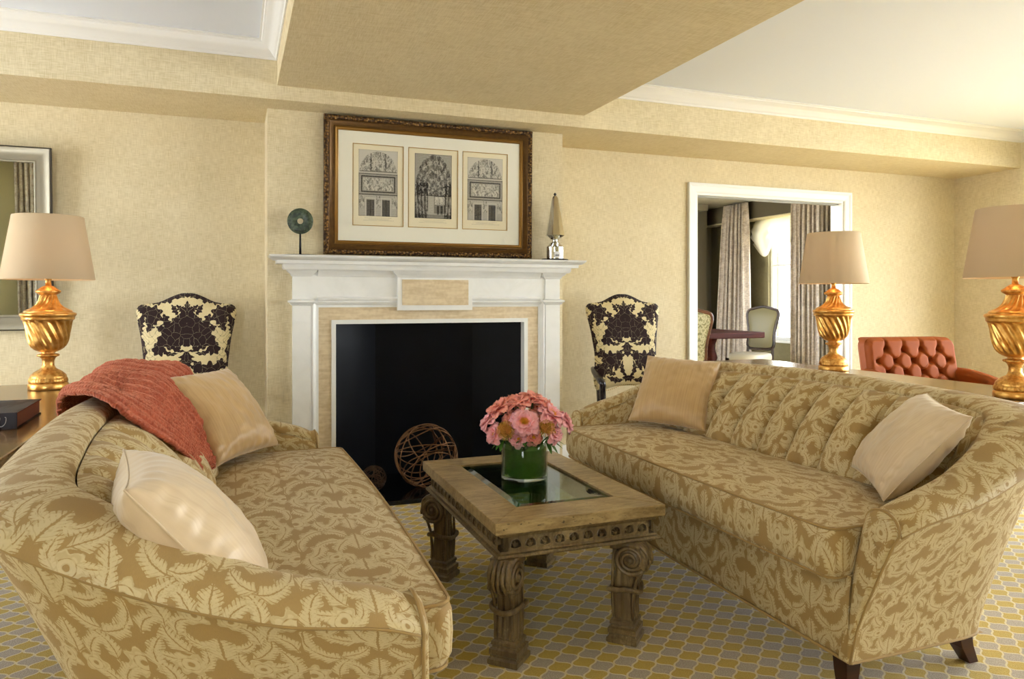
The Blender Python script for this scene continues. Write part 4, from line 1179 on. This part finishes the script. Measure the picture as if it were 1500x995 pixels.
# ------------------------------------------------------------------ desks behind the sofas
def desk(x0, x1, y0, y1, label):
    cx, cy = (x0+x1)/2, (y0+y1)/2; r = empty('desk', (cx, cy, 0), 0, label, 'desk', 'walnut desks behind the sofas'); a, b = (x1-x0)/2, (y1-y0)/2
    MB().box(-a, a, -b, b, .725, .76).build('desk_top', DESKW, r, smooth=False, bevel=.006)
    m = MB(); m.box(-a+.05, a-.05, -b+.05, -b+.07, .63, .7245); m.box(-a+.05, a-.05, b-.07, b-.05, .63, .7245); m.box(-a+.05, -a+.07, -b+.07, b-.07, .63, .7245); m.box(a-.07, a-.05, -b+.07, b-.07, .63, .7245)
    m.build('apron', DESKW, r, smooth=False)
    for sx in (-1, 1):
        for sy in (-1, 1):
            MB().lathe([(.018, 0), (.024, .02), (.020, .06), (.030, .5), (.036, .6), (.036, .724)], 4, c=(sx*(a-.075), sy*(b-.075), 0)).build('leg', DESKW, r, smooth=False)
desk(2.92, 3.62, 2.14, 4.36, 'long polished desk behind the right sofa carrying two lamps')
desk(-1.66, -.60, 2.05, 4.40, 'long polished desk behind the left sofa carrying one lamp and a book')

# ------------------------------------------------------------------ table lamps
def lamp(loc, label):
    r = empty('table_lamp', loc, 0, label, 'table lamp', 'carved gold urn lamps')
    MB().lathe([(.084, 0), (.086, .004), (.086, .026), (.083, .030), (.080, .032)], 56).build('base', GOLD, r)
    def bead(t, k, R, z): return R+(.0022*abs(sin(t*22)) if .034 < z < .060 else 0)
    MB().lathe([(.080, .032), (.081, .036), (.082, .042), (.080, .050), (.078, .054), (.076, .057), (.078, .060), (.074, .070), (.062, .082), (.048, .092), (.036, .098), (.030, .106), (.0255, .118), (.0255, .135), (.030, .150), (.038, .158), (.046, .160), (.049, .165), (.046, .170), (.030, .173), (.028, .178), (.034, .182)], 132, rf=bead).build('foot', GOLDB, r)
    def flute(t, k, R, z):
        a = sm((z-.185)/.03)*(1-sm((z-.325)/.015)); return R+.0045*a*sin(17*(t+(z-.18)*5.5))
    pr = [(.030, .180), (.046, .186), (.060, .195), (.071, .208), (.079, .225), (.085, .245), (.089, .268), (.0925, .292), (.096, .315), (.100, .328), (.105, .335)]
    MB().lathe([(*interp(pr, k/44),) for k in range(45)], 170, rf=flute).build('urn', GOLD, r)
    MB().lathe([(.104, .334), (.111, .338), (.114, .344), (.112, .350), (.116, .355), (.120, .362), (.119, .369), (.113, .372), (.104, .374)], 72).build('rim', GOLD, r)
    def flute2(t, k, R, z):
        a = sm((z-.378)/.012)*(1-sm((z-.452)/.008)); return R+.0035*a*sin(15*(t-(z-.38)*9))
    pr = [(.104, .374), (.100, .382), (.088, .388), (.070, .396), (.055, .408), (.045, .422), (.038, .438), (.034, .452), (.033, .458)]
    MB().lathe([(*interp(pr, k/30),) for k in range(31)], 150, rf=flute2).build('lid', GOLD, r)
    def bead2(t, k, R, z): return R+(.002*abs(sin(t*16)) if .468 < z < .482 else 0)
    MB().lathe([(.033, .457), (.040, .462), (.050, .468), (.053, .475), (.050, .481), (.044, .484), (.036, .492), (.024, .500), (.013, .505), (.012, .530), (.016, .535), (.016, .545), (0, .545)], 96, rf=bead2).build('cap', GOLDB, r)
    # harp and bulb
    MB().tube([(.012*cos(a)*4.2 if 0 else .045*cos(a), 0, .545+.13+.13*sin(a)) for a in [pi*1.45-k*pi*1.9/24 for k in range(25)]], .0018, 6).build('harp', GOLD, r)
    MB().lathe([(.0, .800), (.006, .802), (.008, .812), (.004, .82), (0, .826)], 14).build('finial', GOLD, r)
    MB().lathe([(.012, .545), (.014, .565), (.026, .600), (.030, .622), (.024, .645), (0, .655)], 20).build('bulb', BUTTON, r)
    z0, z1, r0, r1 = .533, .843, .199, .150
    MB().lathe([(r0, z0), (r0+.0015, z0+.002), (r1+.0015, z1-.002), (r1, z1), (r1-.0015, z1-.002), (r0-.0015, z0+.002), (r0, z0)], 80, cap=False).build('lamp_shade', SHADE, r)
    sp = MB()
    for k in range(3): sp.tube([(0, 0, .805), (r1*.97*cos(k*2.094), r1*.97*sin(k*2.094), .825)], .0014, 5)
    sp.build('shade_spider', GOLD, r)
    L = bpy.data.lights.new('lamp_light', 'POINT'); L.energy = LAMPW; L.color = (1, .66, .36); L.shadow_soft_size = .035
    lo = bpy.data.objects.new('lamp_light', L); COL.objects.link(lo); lo.location = (0, 0, .70); lo.parent = r
    return r
LAMPW = 1.6
lamp((-.850, 4.138, .7605), 'gold urn lamp on the left desk beside the silver mirror')
lamp((3.437, 3.491, .7605), 'gold urn lamp on the right desk in front of the doorway')
lamp((3.244, 2.241, .7605), 'gold urn lamp nearest the right edge, on the right desk')

# ------------------------------------------------------------------ book
bk = empty('book', (-.82, 3.08, .7605), .02, 'thick black hardcover book on the left desk', 'book')
MB().box(-.13, .125, -.175, .175, .004, .052).build('page_block', PAGES, bk, smooth=False)
m = MB(); m.box(-.14, .13, -.18, .18, .052, .056); m.box(-.14, .13, -.18, .18, 0, .004); m.box(-.14, .13, -.183, -.179, .0, .056); m.build('cover', BOOKC, bk, smooth=False, bevel=.001)
m = MB(); m.box(.1265, .1285, -.178, .178, .0515, .0555); m.box(.1302, .1312, -.18, .18, .0525, .0558); m.build('binding_edge', REDL, bk, smooth=False)
# script initial on the spine (faces the room), drawn as raised strokes
m = MB()
def ch(pts, r=.0012): m.tube([(.060+a*.026, -.1845, .012+b*.030) for a, b in resample([(x, y, 0) for x, y in pts], 16)[0] and [(v.x, v.y) for v in resample([(x, y, 0) for x, y in pts], 16)[0]]], r, 5)
ch([(.25, 0), (.35, .5), (.45, 1.0)]); ch([(.15, .75), (.4, 1.0), (.8, .95), (.75, .6), (.4, .5)]); ch([(.4, .5), (.6, .1), (1.0, -.05), (1.4, .3), (1.5, .9), (1.35, 1.0)]); ch([(0, .1), (.1, 0), (.2, .1)], .0009)
m.build('spine_initial', SILVERI, bk)

# ------------------------------------------------------------------ framed engravings above the mantel
def engraving(name, kind):
    m = Mat(name, rough=.75, spec=.2); x, y, _ = m.sep(m.coords('UV')); wv = m.comb(x, y)
    n1 = m.noise(wv, 16, 5, dist=1.2); n2 = m.noise(wv, 46, 4); hatch = (y*420.).sin()*.5+.5
    def rect(a, b, c, d): return x.gt(a)*x.lt(b)*y.gt(c)*y.lt(d)
    def frame(a, b, c, d, t): return rect(a, b, c, d)-rect(a+t, b-t, c+t*.6, d-t*.6)
    tone = (n1*.6+n2*.4)
    def fig(f, lo=.40, hi=.58): return tone.step(lo, hi)*f
    if kind == 'facade':
        dx = (x-.5)/.48; dy = (y-.66)/.32; arch = (dx*dx+dy*dy).lt(1.)*y.gt(.68)
        ink = m.math('MULTIPLY', arch, .45)+fig(arch)*-.38
        ink = ink+(rect(.30, .325, .68, .95)+rect(.675, .70, .68, .95)+rect(.02, .98, .665, .685)+rect(0, 1, .635, .650))*.35
        ink = ink+rect(0, 1, .33, .64)*.30+frame(.06, .94, .36, .61, .03)*.3-fig(rect(.12, .88, .39, .58))*.42+rect(.12, .88, .39, .58)*.14
        ink = ink+rect(0, 1, 0, .33)*.22+(rect(.20, .40, .0, .25)+rect(.60, .80, .0, .25))*.30+frame(.17, .43, -.1, .28, .02)*-.15+frame(.57, .83, -.1, .28, .02)*-.15
        ink = ink-fig(rect(.44, .56, .12, .31)+rect(0, .14, .12, .31)+rect(.86, 1, .12, .31))*.32+(rect(.44, .56, .12, .31)+rect(0, .14, .12, .31)+rect(.86, 1, .12, .31))*.22
        ink = ink+((x-.30).abs().lt(.006)+(x-.70).abs().lt(.006))*rect(0, 1, 0, .25)*.2+rect(0, 1, .32, .335)*.3
    else:
        dx = (x-.52)/.5; dy = (y-.45)/.55; rr = (dx*dx+dy*dy).sqrt(); dome = rr.lt(1.)*y.gt(.35)
        rings = (rr*26.).sin()*.5+.5; rays = (dy.atan2(dx)*16.).sin()*.5+.5
        ink = m.math('MULTIPLY', dome, .50)-fig(dome*(rings*.6+.4))*.42+dome*rays*.12
        ink = ink+(1.-dome)*y.gt(.35)*.28
        side = x.lt(.36)+x.gt(.80); ink = ink+y.lt(.36)*(.22+0*1)+y.lt(.52)*side*.25+(((x-.55).abs()*(-70.)+y*8.).sin()*.5+.5)*side*y.lt(.55)*.22-fig(y.lt(.5)*side)*.25
        ink = ink+rect(.52, .84, .08, .36)*.18-fig(rect(.54, .82, .22, .34))*.4+rect(.60, .66, .06, .2)*.2+rect(.70, .76, .06, .2)*.2+y.lt(.06)*.16
    ink = ink+(hatch-.5)*.08+(n2-.5)*.22
    bord = x.lt(.012)+x.gt(.988)+y.lt(.006)+y.gt(.994)
    f = (ink*1.25+bord*.3).step(-.05, .85)
    m.base(m.mix(f, lin(206,202,190), lin(52,48,44))); return m
EF, EV = engraving('engraving_facade', 'facade'), engraving('engraving_vault', 'vault')
PX0, PX1, PZ0, PZ1 = .508, 1.880, 1.474, 2.330; pcx, pcz = (PX0+PX1)/2, (PZ0+PZ1)/2
pic = empty('framed_engravings', (pcx, YC-.006, pcz), 0, 'three grey engravings under glass in a carved gilt frame above the mantel', 'picture')
pic.rotation_euler = (RAD(1.0), 0, 0)
def ring(mb, x0, x1, z0, z1, prof, mi=0):
    P = [(x0, z0), (x1, z0), (x1, z1), (x0, z1)]; nn = [(1, 1), (-1, 1), (-1, -1), (1, -1)]
    rows = [[(px+ax*o, -d, pz+az*o) for o, d in prof] for (px, pz), (ax, az) in zip(P, nn)]; k = len(prof); fs = []
    for i in range(4):
        for j in range(k-1): fs.append((i*k+j, i*k+j+1, ((i+1) % 4)*k+j+1, ((i+1) % 4)*k+j))
    mb.add([v for r in rows for v in r], fs, mi=mi)
W2, H2 = (PX1-PX0)/2, (PZ1-PZ0)/2
m = MB(); ring(m, -W2, W2, -H2, H2, [(0, .002), (0, .028), (.006, .036), (.014, .040), (.022, .038), (.030, .030)]); m.build('frame_outer_moulding', FRAMEG, pic, auto=60)
m = MB(); ring(m, -W2, W2, -H2, H2, [(.030, .030), (.034, .032), (.037, .029), (.052, .024), (.062, .018), (.066, .020)]); m.build('frame_slope', FRAMEI, pic, auto=60)
m = MB(); ring(m, -W2, W2, -H2, H2, [(.066, .020), (.071, .024), (.075, .020), (.080, .017), (.084, .019), (.088, .016), (.088, .002)]); m.build('frame_inner_bead', BEADG, pic, auto=60)
# carved beads along the frame edge
m = MB()
for s in range(4):
    L = (W2 if s % 2 == 0 else H2)*2; n = int(L/.018)
    for i in range(n):
        t = -L/2+L*(i+.5)/n; o = .011
        x, z = {0: (t, -H2+o), 1: (W2-o, t), 2: (t, H2-o), 3: (-W2+o, t)}[s]
        if abs(x) > W2-.008 or abs(z) > H2-.008: continue
        M = Matrix.Translation((x, -.040, z)) @ Matrix.Rotation((0 if s % 2 == 0 else pi/2), 4, 'Y')
        m.add([M @ Vector(v) for v in ((-.008,0,0),(0,0,-.005),(.008,0,0),(0,0,.005),(0,-.005,0))], [(0,1,4),(1,2,4),(2,3,4),(3,0,4)])
m.build('frame_beading', FRAMEG, pic)
m = MB(); a, b = W2-.088, H2-.088
PR = [(.617, .815, 1.640, 2.168), (.842, 1.045, 1.640, 2.168)]
def pp(*q): return [z for z in q]
# three windows in the mat, each with a print
wx = [(-.510, -.190), (-.160, .170), (.200, .515)]
zw0, zw1 = -.245, .265
# mat board as a grid with holes
cuts = [-a]+[c for w_ in wx for c in w_]+[a]
for i in range(len(cuts)-1):
    if i % 2 == 0: m.box(cuts[i], cuts[i+1], -.0105, -.008, -b, b)
    else: m.box(cuts[i], cuts[i+1], -.0105, -.008, -b, zw0); m.box(cuts[i], cuts[i+1], -.0105, -.008, zw1, b)
m.build('mat_board', MATB, pic, smooth=False)
m = MB()
for x0, x1 in wx: ring(m, x0, x1, zw0, zw1, [(0, .0108), (0, .0115), (.004, .0115), (.004, .0080)])
m.build('gilt_mat_edge', GILT, pic, smooth=False)
MB().box(-a, a, -.0075, -.006, -b, b).build('inner_mat', MATI, pic, smooth=False)
for (x0, x1), mt in zip(wx, (EF, EV, EF)):
    c = (x0+x1)/2; q = .122; pz0, pz1 = zw0+.062, zw1-.035
    MB().add([(c-q, -.0078, pz0), (c+q, -.0078, pz0), (c+q, -.0078, pz1), (c-q, -.0078, pz1)], [(0,1,2,3)], [[(0,0),(1,0),(1,1),(0,1)]]).build('engraving', mt, pic, smooth=False, fixn=False)
    t = MB()
    for k, (w_, z_) in enumerate(((.085, -.012), (.060, -.020), (.092, -.027))):
        x = c-w_
        rnd = random.Random(k+int(c*100))
        while x < c+w_: 
            l = rnd.uniform(.004, .012); t.add([(x, -.0079, pz0+z_), (x+l, -.0079, pz0+z_), (x+l, -.0079, pz0+z_+.0016), (x, -.0079, pz0+z_+.0016)], [(0,1,2,3)]); x += l+.003
    t.build('caption_line', Mat('caption_ink', lin(150,144,130), .8) if c < -.3 else bpy.data.materials['caption_ink'], pic, smooth=False)
MB().add([(-a, -.0135, -b), (a, -.0135, -b), (a, -.0135, b), (-a, -.0135, b)], [(0,1,2,3)]).build('picture_glass', PICGLASS, pic, smooth=False, fixn=False)
m = MB(); m.box(-W2+.01, W2-.01, -.0055, -.001, -H2+.01, H2-.01); m.build('backing_board', Mat('brown_backing', lin(120,96,66), .8), pic, smooth=False)

# ------------------------------------------------------------------ mantel ornaments
d = empty('disc_ornament', (.364, 4.49, 1.4585), -.10, 'dark green jade disc on a thin black stand, left on the mantel', 'ornament')
m = MB()
def disc(u, v):
    # washer cross-section
    P = [(.017, -.005), (.020, -.007), (.070, -.007), (.074, -.004), (.074, .004), (.070, .007), (.020, .007), (.017, .005)]
    i = int(v*8+.5) % 8; r, y = P[i]; a = 2*pi*u; return (r*cos(a), y, .202+r*sin(a)*1.03)
m.grid(disc, 64, 8, cu=True, cv=True); m.build('jade_disc', JADE, d, auto=40)
MB().tube([(0, 0, .004), (0, 0, .134)], lambda t: .007-.002*t, 12).build('stem', IRON, d)
m = MB(); m.lathe([(0, 0), (.098, 0), (.100, .002), (.098, .004), (0, .005)], 48); m.v = [(x, y*.55, z) for x, y, z in m.v]; m.build('base_plate', IRON, d, auto=30)
m = MB(); m.tube([(.0205*cos(a)*3.0, -.009, .202+.0205*3.0*sin(a)) for a in [-pi/2-.55+1.1*k/10 for k in range(11)]], .0022, 6); m.build('cradle', IRON, d)
ob = empty('obelisk_trophy', (2.008, 4.475, 1.4585), .15, 'faceted silver obelisk trophy on a black base, right on the mantel', 'trophy')
m = MB(); m.lathe([(0, 0), (.095, 0), (.098, .003), (.095, .008), (0, .010)], 40); m.v = [(x, y*.72, z) for x, y, z in m.v]; m.build('base', IRON, ob, auto=30)
MB().lathe([(.058, .0105), (.058, .088), (.0, .090)], 40).build('drum', CHROME, ob, auto=30)
MB().lathe([(.056, .0905), (.030, .118), (.017, .128), (.017, .134), (.034, .146), (.040, .150)], 32, cap=False).build('waist', CHROME, ob, auto=40)
MB().lathe([(.030, .140), (.064, .166), (.021, .416), (.012, .430), (0, .434)], 8).build('faceted_spire', CHROME, ob, smooth=False)
MB().lathe([(0, .432), (.008, .436), (.010, .444), (.004, .452), (0, .454)], 10).build('tip', IRON, ob)
m = MB()
m.grid(lambda u, v: (.0588*sin(-.65+u*.75), -.0588*cos(-.65+u*.75), .016+v*.040), 8, 1); m.build('label_plate', LABELW, ob, fixn=False)
m = MB()
for k in range(6):
    a = -.52+k*.075; m.grid(lambda u, v, a=a: (.0592*sin(a+u*.05), -.0592*cos(a+u*.05), .026+v*(.012 if k % 2 else .009)), 1, 1)
m.build('label_print', INK, ob, fixn=False)

# ------------------------------------------------------------------ wire spheres in the firebox
def orb(loc, R, n, r, mat, seed, label, knots=0):
    rnd = random.Random(seed); root = empty('wire_sphere', loc, 0, label, 'wire sphere', 'wire spheres on the hearth')
    for k in range(n):
        q = Matrix.Rotation(rnd.uniform(0, pi), 3, 'X') @ Matrix.Rotation(rnd.uniform(0, 2*pi), 3, 'Z') @ Matrix.Rotation(rnd.uniform(0, pi), 3, 'Y')
        rr = R*rnd.uniform(.80, .985); off = sqrt(max(0, (R*.985)**2-rr*rr))*rnd.choice((-1, 1)); ww = rnd.uniform(.0, .012)*R/.2
        pts = [q @ Vector((rr*cos(a), rr*sin(a), off+ww*sin(3*a+k)))+Vector((0, 0, R)) for a in [2*pi*j/56 for j in range(56)]]
        MB().tube(pts, r, 6, closed=True).build('ring', mat, root)
orb((1.115, 4.44, .0285), .195, 15, .0036, BRONZE, 5, 'large bronze wire sphere resting on the black hearth')
orb((.795, 4.47, .0285), .076, 22, .0022, DBRONZE, 8, 'small dark wire sphere left of the large one')

# ------------------------------------------------------------------ mirror on the left wall
mr = empty('wall_mirror', (-1.60, YB-.034, 1.547), 0, 'mirror in a wide silver leaf frame behind the left lamp', 'mirror')
mr.rotation_euler = (RAD(3.2), 0, 0)
m = MB(); ring(m, -.604, .604, -.53, .53, [(0, .002), (0, .030), (.008, .036), (.014, .032), (.018, .026), (.060, .020), (.074, .018), (.080, .022), (.086, .020), (.090, .012), (.090, .004)]); m.build('mirror_frame', SILVERF, mr, auto=50)
MB().box(-.52, .52, -.010, -.004, -.446, .446).build('mirror_glass', MIRROR, mr, smooth=False)
m = MB(); ring(m, -.604, .604, -.53, .53, [(-.0005, .002), (-.0005, .0305), (.004, .0355)]); m.build('frame_edge', Mat('dark_frame_edge', lin(62,54,46), .5), mr, smooth=False)

# ------------------------------------------------------------------ chairs in cut velvet
def velvet_chair(loc, rz, label):
    r = empty('armchair', loc, rz, label, 'chair', 'black and cream velvet armchairs beside the fireplace')
    # back outline half (x, z) from the bottom centre
    hb = [(0, .58), (.10, .575), (.17, .555), (.215, .545), (.238, .575), (.244, .64), (.232, .72), (.228, .80), (.236, .88), (.248, .97), (.266, 1.06), (.276, 1.11), (.272, 1.145), (.250, 1.166), (.205, 1.172), (.150, 1.182), (.090, 1.212), (.040, 1.232), (0, 1.236)]
    C, _ = resample([(x, z, 0) for x, z in hb], 60); outl = [(p.x, p.y) for p in C]; outl = outl+[(-x, z) for x, z in outl[::-1][1:-1]]
    def yb(z): return .245+.14*((z-.5)/.72)**1.2
    def bulge(mb, s, depth, uvs=True):
        n = len(outl); K = 9; zc = .86; vs = []; us = []
        for i in range(K+1):
            f = i/K; sc_ = 1-f
            for x, z in outl:
                X_ = x*sc_; Z_ = zc+(z-zc)*sc_
                e = 1-sc_**5; vs.append((X_, yb(Z_)-s*(.012+depth*e), Z_))
        fs = []
        for i in range(K):
            for k in range(n):
                q = (i*n+k, i*n+(k+1) % n, (i+1)*n+(k+1) % n, (i+1)*n+k); fs.append(q); us.append([(vs[j][0]*.9, (vs[j][2]-.60)*.84) for j in q])
        mb.add(vs, fs, us)
    m = MB(); bulge(m, 1, .038); bulge(m, -1, .02)
    n = len(outl); vs = []
    for s in (1, -1):
        for x, z in outl: vs.append((x, yb(z)-s*.012, z))
    fs = [(k, (k+1) % n, n+(k+1) % n, n+k) for k in range(n)]
    m.add(vs, fs, [[(vs[j][0]*.9, (vs[j][2]-.6)*.84) for j in f] for f in fs]); m.build('backrest', VELVET, r, weld=True)
    # nail heads along the lower edge
    nh = MB()
    for k in range(-14, 15):
        x = k*.0145
        z = interp([(p[0], p[1]) for p in hb[:5]], min(1, abs(x)/.215))[1]+.006
        nh.lathe([(0, -.004), (.0045, -.001), (.0045, .001), (0, .004)], 6, c=(x, yb(z)-.016, z))
    nh.build('nail_trim', GILT, r)
    # seat
    def seat(u, v):
        th = 2*pi*u; n_ = 5.; ca, sa = cos(th), sin(th); rr = (abs(ca)**n_+abs(sa)**n_)**(-1/n_); pr_ = [(.90, .38), (1.0, .385), (1.0, .43), (.97, .455), (.80, .475), (.4, .485), (0, .487)]
        k = v*6; i = min(int(k), 5); f = k-i; s = lerp(pr_[i][0], pr_[i+1][0], f); z = lerp(pr_[i][1], pr_[i+1][1], f)
        y = sa*rr*s*.26-.02; return (ca*rr*s*(.27-.05*(y+.28)/.52), y, z)
    MB().grid(seat, 60, 24, cu=True, uvf=lambda u, v: (u*.6-.3, v*.5)).build('seat', VELVET, r)
    for s in (-1, 1):
        MB().tube(resample([(s*.232, -.24, 0), (s*.215, -.25, .06), (s*.235, -.255, .22), (s*.255, -.25, .37)], 16)[0], lambda t: .014+.014*t, 10).build('leg', BLACKW, r)
        MB().tube(resample([(s*.20, .34, 0), (s*.20, .27, .20), (s*.205, .24, .40), (s*.205, .262, .60)], 16)[0], lambda t: .016+.008*t, 8).build('leg', BLACKW, r)
        MB().tube(resample([(s*.245, .285, .70), (s*.262, .20, .690), (s*.275, .08, .672), (s*.282, -.02, .655), (s*.275, -.06, .630), (s*.268, -.035, .585), (s*.262, -.03, .50), (s*.256, -.06, .40)], 34)[0], lambda t: .017+.006*sin(pi*t), 12).build('arm', BLACKW, r)
    for a, b in (((-.2, .245, .36), (.2, .245, .36)),):
        MB().tube([a, b], .014, 8).build('back_rail', BLACKW, r)
    return r
velvet_chair((-.265, 4.45, 0), 0.0, 'black and cream velvet armchair left of the fireplace, behind the rust throw')
velvet_chair((2.585, 4.36, 0), -.20, 'black and cream velvet armchair right of the fireplace, by the right sofa')

# ------------------------------------------------------------------ rust tufted tub chair
tc = empty('tub_chair', (4.92, 4.02, 0), -.22, 'rust velvet button tufted tub chair behind the right desk', 'chair')
BW, BT = .385, .895
def tub(u, v):
    # back panel, tufted
    x = lerp(-BW, BW, u); z = lerp(.42, BT, v); rows = [.80, .715, .63, .545]; d = 0
    e = min(1, (1-abs(2*u-1))/.10); e2 = min(1, (1-v)/.06)
    puff = .055
    dm = 9
    for ri, zr in enumerate(rows):
        n = 4 if ri % 2 == 0 else 5; off = .0 if n == 4 else 0
        for k in range(n):
            xb = (k-(n-1)/2)*.150; dd = sqrt((x-xb)**2+((z-zr)*1.0)**2); puff -= .050*math.exp(-(dd/.022)**2)
            # diagonal creases to the next row
            if ri+1 < len(rows):
                for sx in (-.075, .075):
                    if abs(xb+sx) > .31: continue
                    ax, az, bx_, bz = xb, zr, xb+sx, rows[ri+1]; L2 = (bx_-ax)**2+(bz-az)**2; t = min(1, max(0, ((x-ax)*(bx_-ax)+(z-az)*(bz-az))/L2)); q = sqrt((x-ax-t*(bx_-ax))**2+(z-az-t*(bz-az))**2); puff -= .016*math.exp(-(q/.010)**2)
            if ri == 0 and z > zr: puff -= .022*math.exp(-((x-xb)/.012)**2)
    rnd_ = sm(e)**.5*sm(e2)**.5
    xx = x; zz = z
    r_ = .07
    cxr, czr = BW-r_, BT-r_
    if abs(x) > cxr and z > czr:
        dx, dz = abs(x)-cxr, z-czr; mx = max(dx, dz); h = sqrt(dx*dx+dz*dz)
        if h > 1e-6: k = mx/h; xx = (cxr+dx*k)*(1 if x > 0 else -1); zz = czr+dz*k
    return (xx, .19-puff*max(rnd_, .12)+.10*((zz-.42)/.5), zz)
m = MB(); m.grid(tub, 150, 100)
def tubb(u, v):
    x, y, z = tub(u, v); return (x, .30+.10*((z-.42)/.5)-.05*(1-min(1, (1-abs(2*u-1))/.08))**2, z)
m.grid(tubb, 40, 20)
edge = [(u/40, 1) for u in range(41)]
for fn in ((lambda t: (0, t)), (lambda t: (t, 1)), (lambda t: (1, 1-t))):
    m.grid(lambda u, v, fn=fn: tuple(lerp(p, q, v) for p, q in zip(tub(*fn(u)), tubb(*fn(u)))), 60, 3)
m.build('tufted_back', ORANGEV, tc)
for ri, zr in enumerate((.80, .715, .63, .545)):
    n = 4 if ri % 2 == 0 else 5
    for k in range(n):
        xb = (k-(n-1)/2)*.150; x_, y_, z_ = tub((xb+BW)/(2*BW), (zr-.42)/(BT-.42))
        MB().lathe([(0, -.005), (.010, -.003), (.012, 0), (.008, .004), (0, .005)], 12, M=Matrix.Translation((x_, y_-.003, z_)) @ Matrix.Rotation(pi/2, 4, 'X')).build('button', ORANGEV, tc)
for s in (-1, 1):
    def arm(u, v):
        t = u; c = interp([(s*.375, .24, .66), (s*.40, .10, .655), (s*.415, -.05, .63), (s*.42, -.22, .595), (s*.415, -.33, .575)], t); a = 2*pi*v
        rx, rz = .055, .055+.0*t; k = 1 if t < .98 else .6
        z = c[2]-.055+rz*sin(a)*k if sin(a) > 0 else c[2]-.055+(.42*sin(a))*1.0
        return (c[0]+rx*cos(a)*k*(1 if sin(a) > 0 else .85), c[1], max(z, .18))
    m = MB(); m.grid(arm, 24, 28, cv=True); m.add([arm(1, k/28) for k in range(28)], [list(range(28))]); m.build('arm', ORANGEV, tc, auto=50)
    for y in (-.30, .27):
        MB().lathe([(.014, 0), (.024, .18)], 12, c=(s*.36, y, 0)).build('leg', DARKLEG, tc)
def tseat(u, v):
    th = 2*pi*u; n_ = 6.; ca, sa = cos(th), sin(th); rr = (abs(ca)**n_+abs(sa)**n_)**(-1/n_); pr_ = [(.95, .18), (1., .20), (1.0, .40), (.97, .44), (.85, .455), (.4, .465), (0, .467)]
    k = v*6; i = min(int(k), 5); f = k-i; return (ca*rr*lerp(pr_[i][0], pr_[i+1][0], f)*.345, sa*rr*lerp(pr_[i][0], pr_[i+1][0], f)*.28-.08, lerp(pr_[i][1], pr_[i+1][1], f))
MB().grid(tseat, 60, 24, cu=True).build('seat', ORANGEV, tc)

# ------------------------------------------------------------------ dining room furniture
def louis_chair(loc, rz, frame_m, pad_m, back_m, seat_m, label):
    r = empty('dining_chair', loc, rz, label, 'chair')
    hb = [(0, .53), (.10, .53), (.165, .545), (.185, .60), (.178, .70), (.190, .82), (.212, .93), (.218, 1.0), (.195, 1.05), (.13, 1.068), (.06, 1.085), (0, 1.095)]
    C, _ = resample([(x, z, 0) for x, z in hb], 30); ol = [(p.x, p.y) for p in C]; ol = ol+[(-x, z) for x, z in ol[::-1][1:-1]]
    yb = lambda z: .23+.10*((z-.5)/.6)
    MB().tube([(x, yb(z), z) for x, z in ol], .024, 10, closed=True, flat=.8).build('back_frame', frame_m, r)
    for s, mt, nm in ((1, pad_m, 'back_pad'), (-1, back_m, 'back_panel')):
        m = MB(); n = len(ol); vs = []
        for i in range(6):
            sc_ = 1-i/5
            for x, z in ol: Z_ = .80+(z-.80)*sc_; vs.append((x*sc_, yb(Z_)-s*(.006+.025*(1-sc_**4)), Z_))
        fs = [(i*n+k, i*n+(k+1) % n, (i+1)*n+(k+1) % n, (i+1)*n+k) for i in range(5) for k in range(n)]
        m.add(vs, fs, [[(vs[j][0], vs[j][2]) for j in f] for f in fs]); m.build(nm, mt, r, weld=True)
    def seat(u, v):
        th = 2*pi*u; n_ = 4.; ca, sa = cos(th), sin(th); rr = (abs(ca)**n_+abs(sa)**n_)**(-1/n_); pr_ = [(.95, .40), (1., .41), (1.0, .45), (.95, .48), (.75, .495), (.4, .50), (0, .502)]
        k = v*6; i = min(int(k), 5); f = k-i; s = lerp(pr_[i][0], pr_[i+1][0], f); y = sa*rr*s*.25-.02; return (ca*rr*s*(.25-.04*(y+.25)/.5), y, lerp(pr_[i][1], pr_[i+1][1], f))
    MB().grid(seat, 48, 18, cu=True).build('seat', seat_m, r)
    for s in (-1, 1):
        MB().tube(resample([(s*.20, -.23, 0), (s*.19, -.24, .08), (s*.215, -.25, .28), (s*.225, -.235, .42)], 14)[0], lambda t: .012+.014*t, 8).build('leg', frame_m, r)
        MB().tube(resample([(s*.18, .32, 0), (s*.175, .25, .22), (s*.175, .225, .42), (s*.172, .235, .56)], 14)[0], lambda t: .014+.006*t, 8).build('leg', frame_m, r)
    return r
louis_chair((4.31, 6.50, 0), pi-.10, WALNUTF, GREENB, SAGE, IVORY, 'carved walnut dining chair with a pale damask back, beside the left door casing')
louis_chair((6.36, 7.86, 0), -pi/2+.42, BLACKF, GREENB, GREENB, IVORY, 'dark framed dining chair with olive back and ivory seat near the window')
dt = empty('dining_table', (5.15, 7.85, 0), 0, 'mahogany dining table seen through the doorway', 'dining table')
MB().box(-1.0, 1.0, -.5, .5, .715, .79).build('table_top', MAHOG, dt, smooth=False, bevel=.012)
for s in (-1, 1):
    MB().lathe([(.16, 0), (.17, .03), (.06, .08), (.045, .3), (.09, .45), (.05, .60), (.10, .7149)], 28, c=(s*.55, 0, 0)).build('pedestal', MAHOG, dt)

# ------------------------------------------------------------------ daylight
w = bpy.data.worlds.new('sky'); SC.world = w; w.use_nodes = True
nt = w.node_tree; bg = nt.nodes['Background']; bg.inputs[0].default_value = (.90, .96, 1.0, 1); bg.inputs[1].default_value = 15.0
SC.view_settings.exposure = 0.17
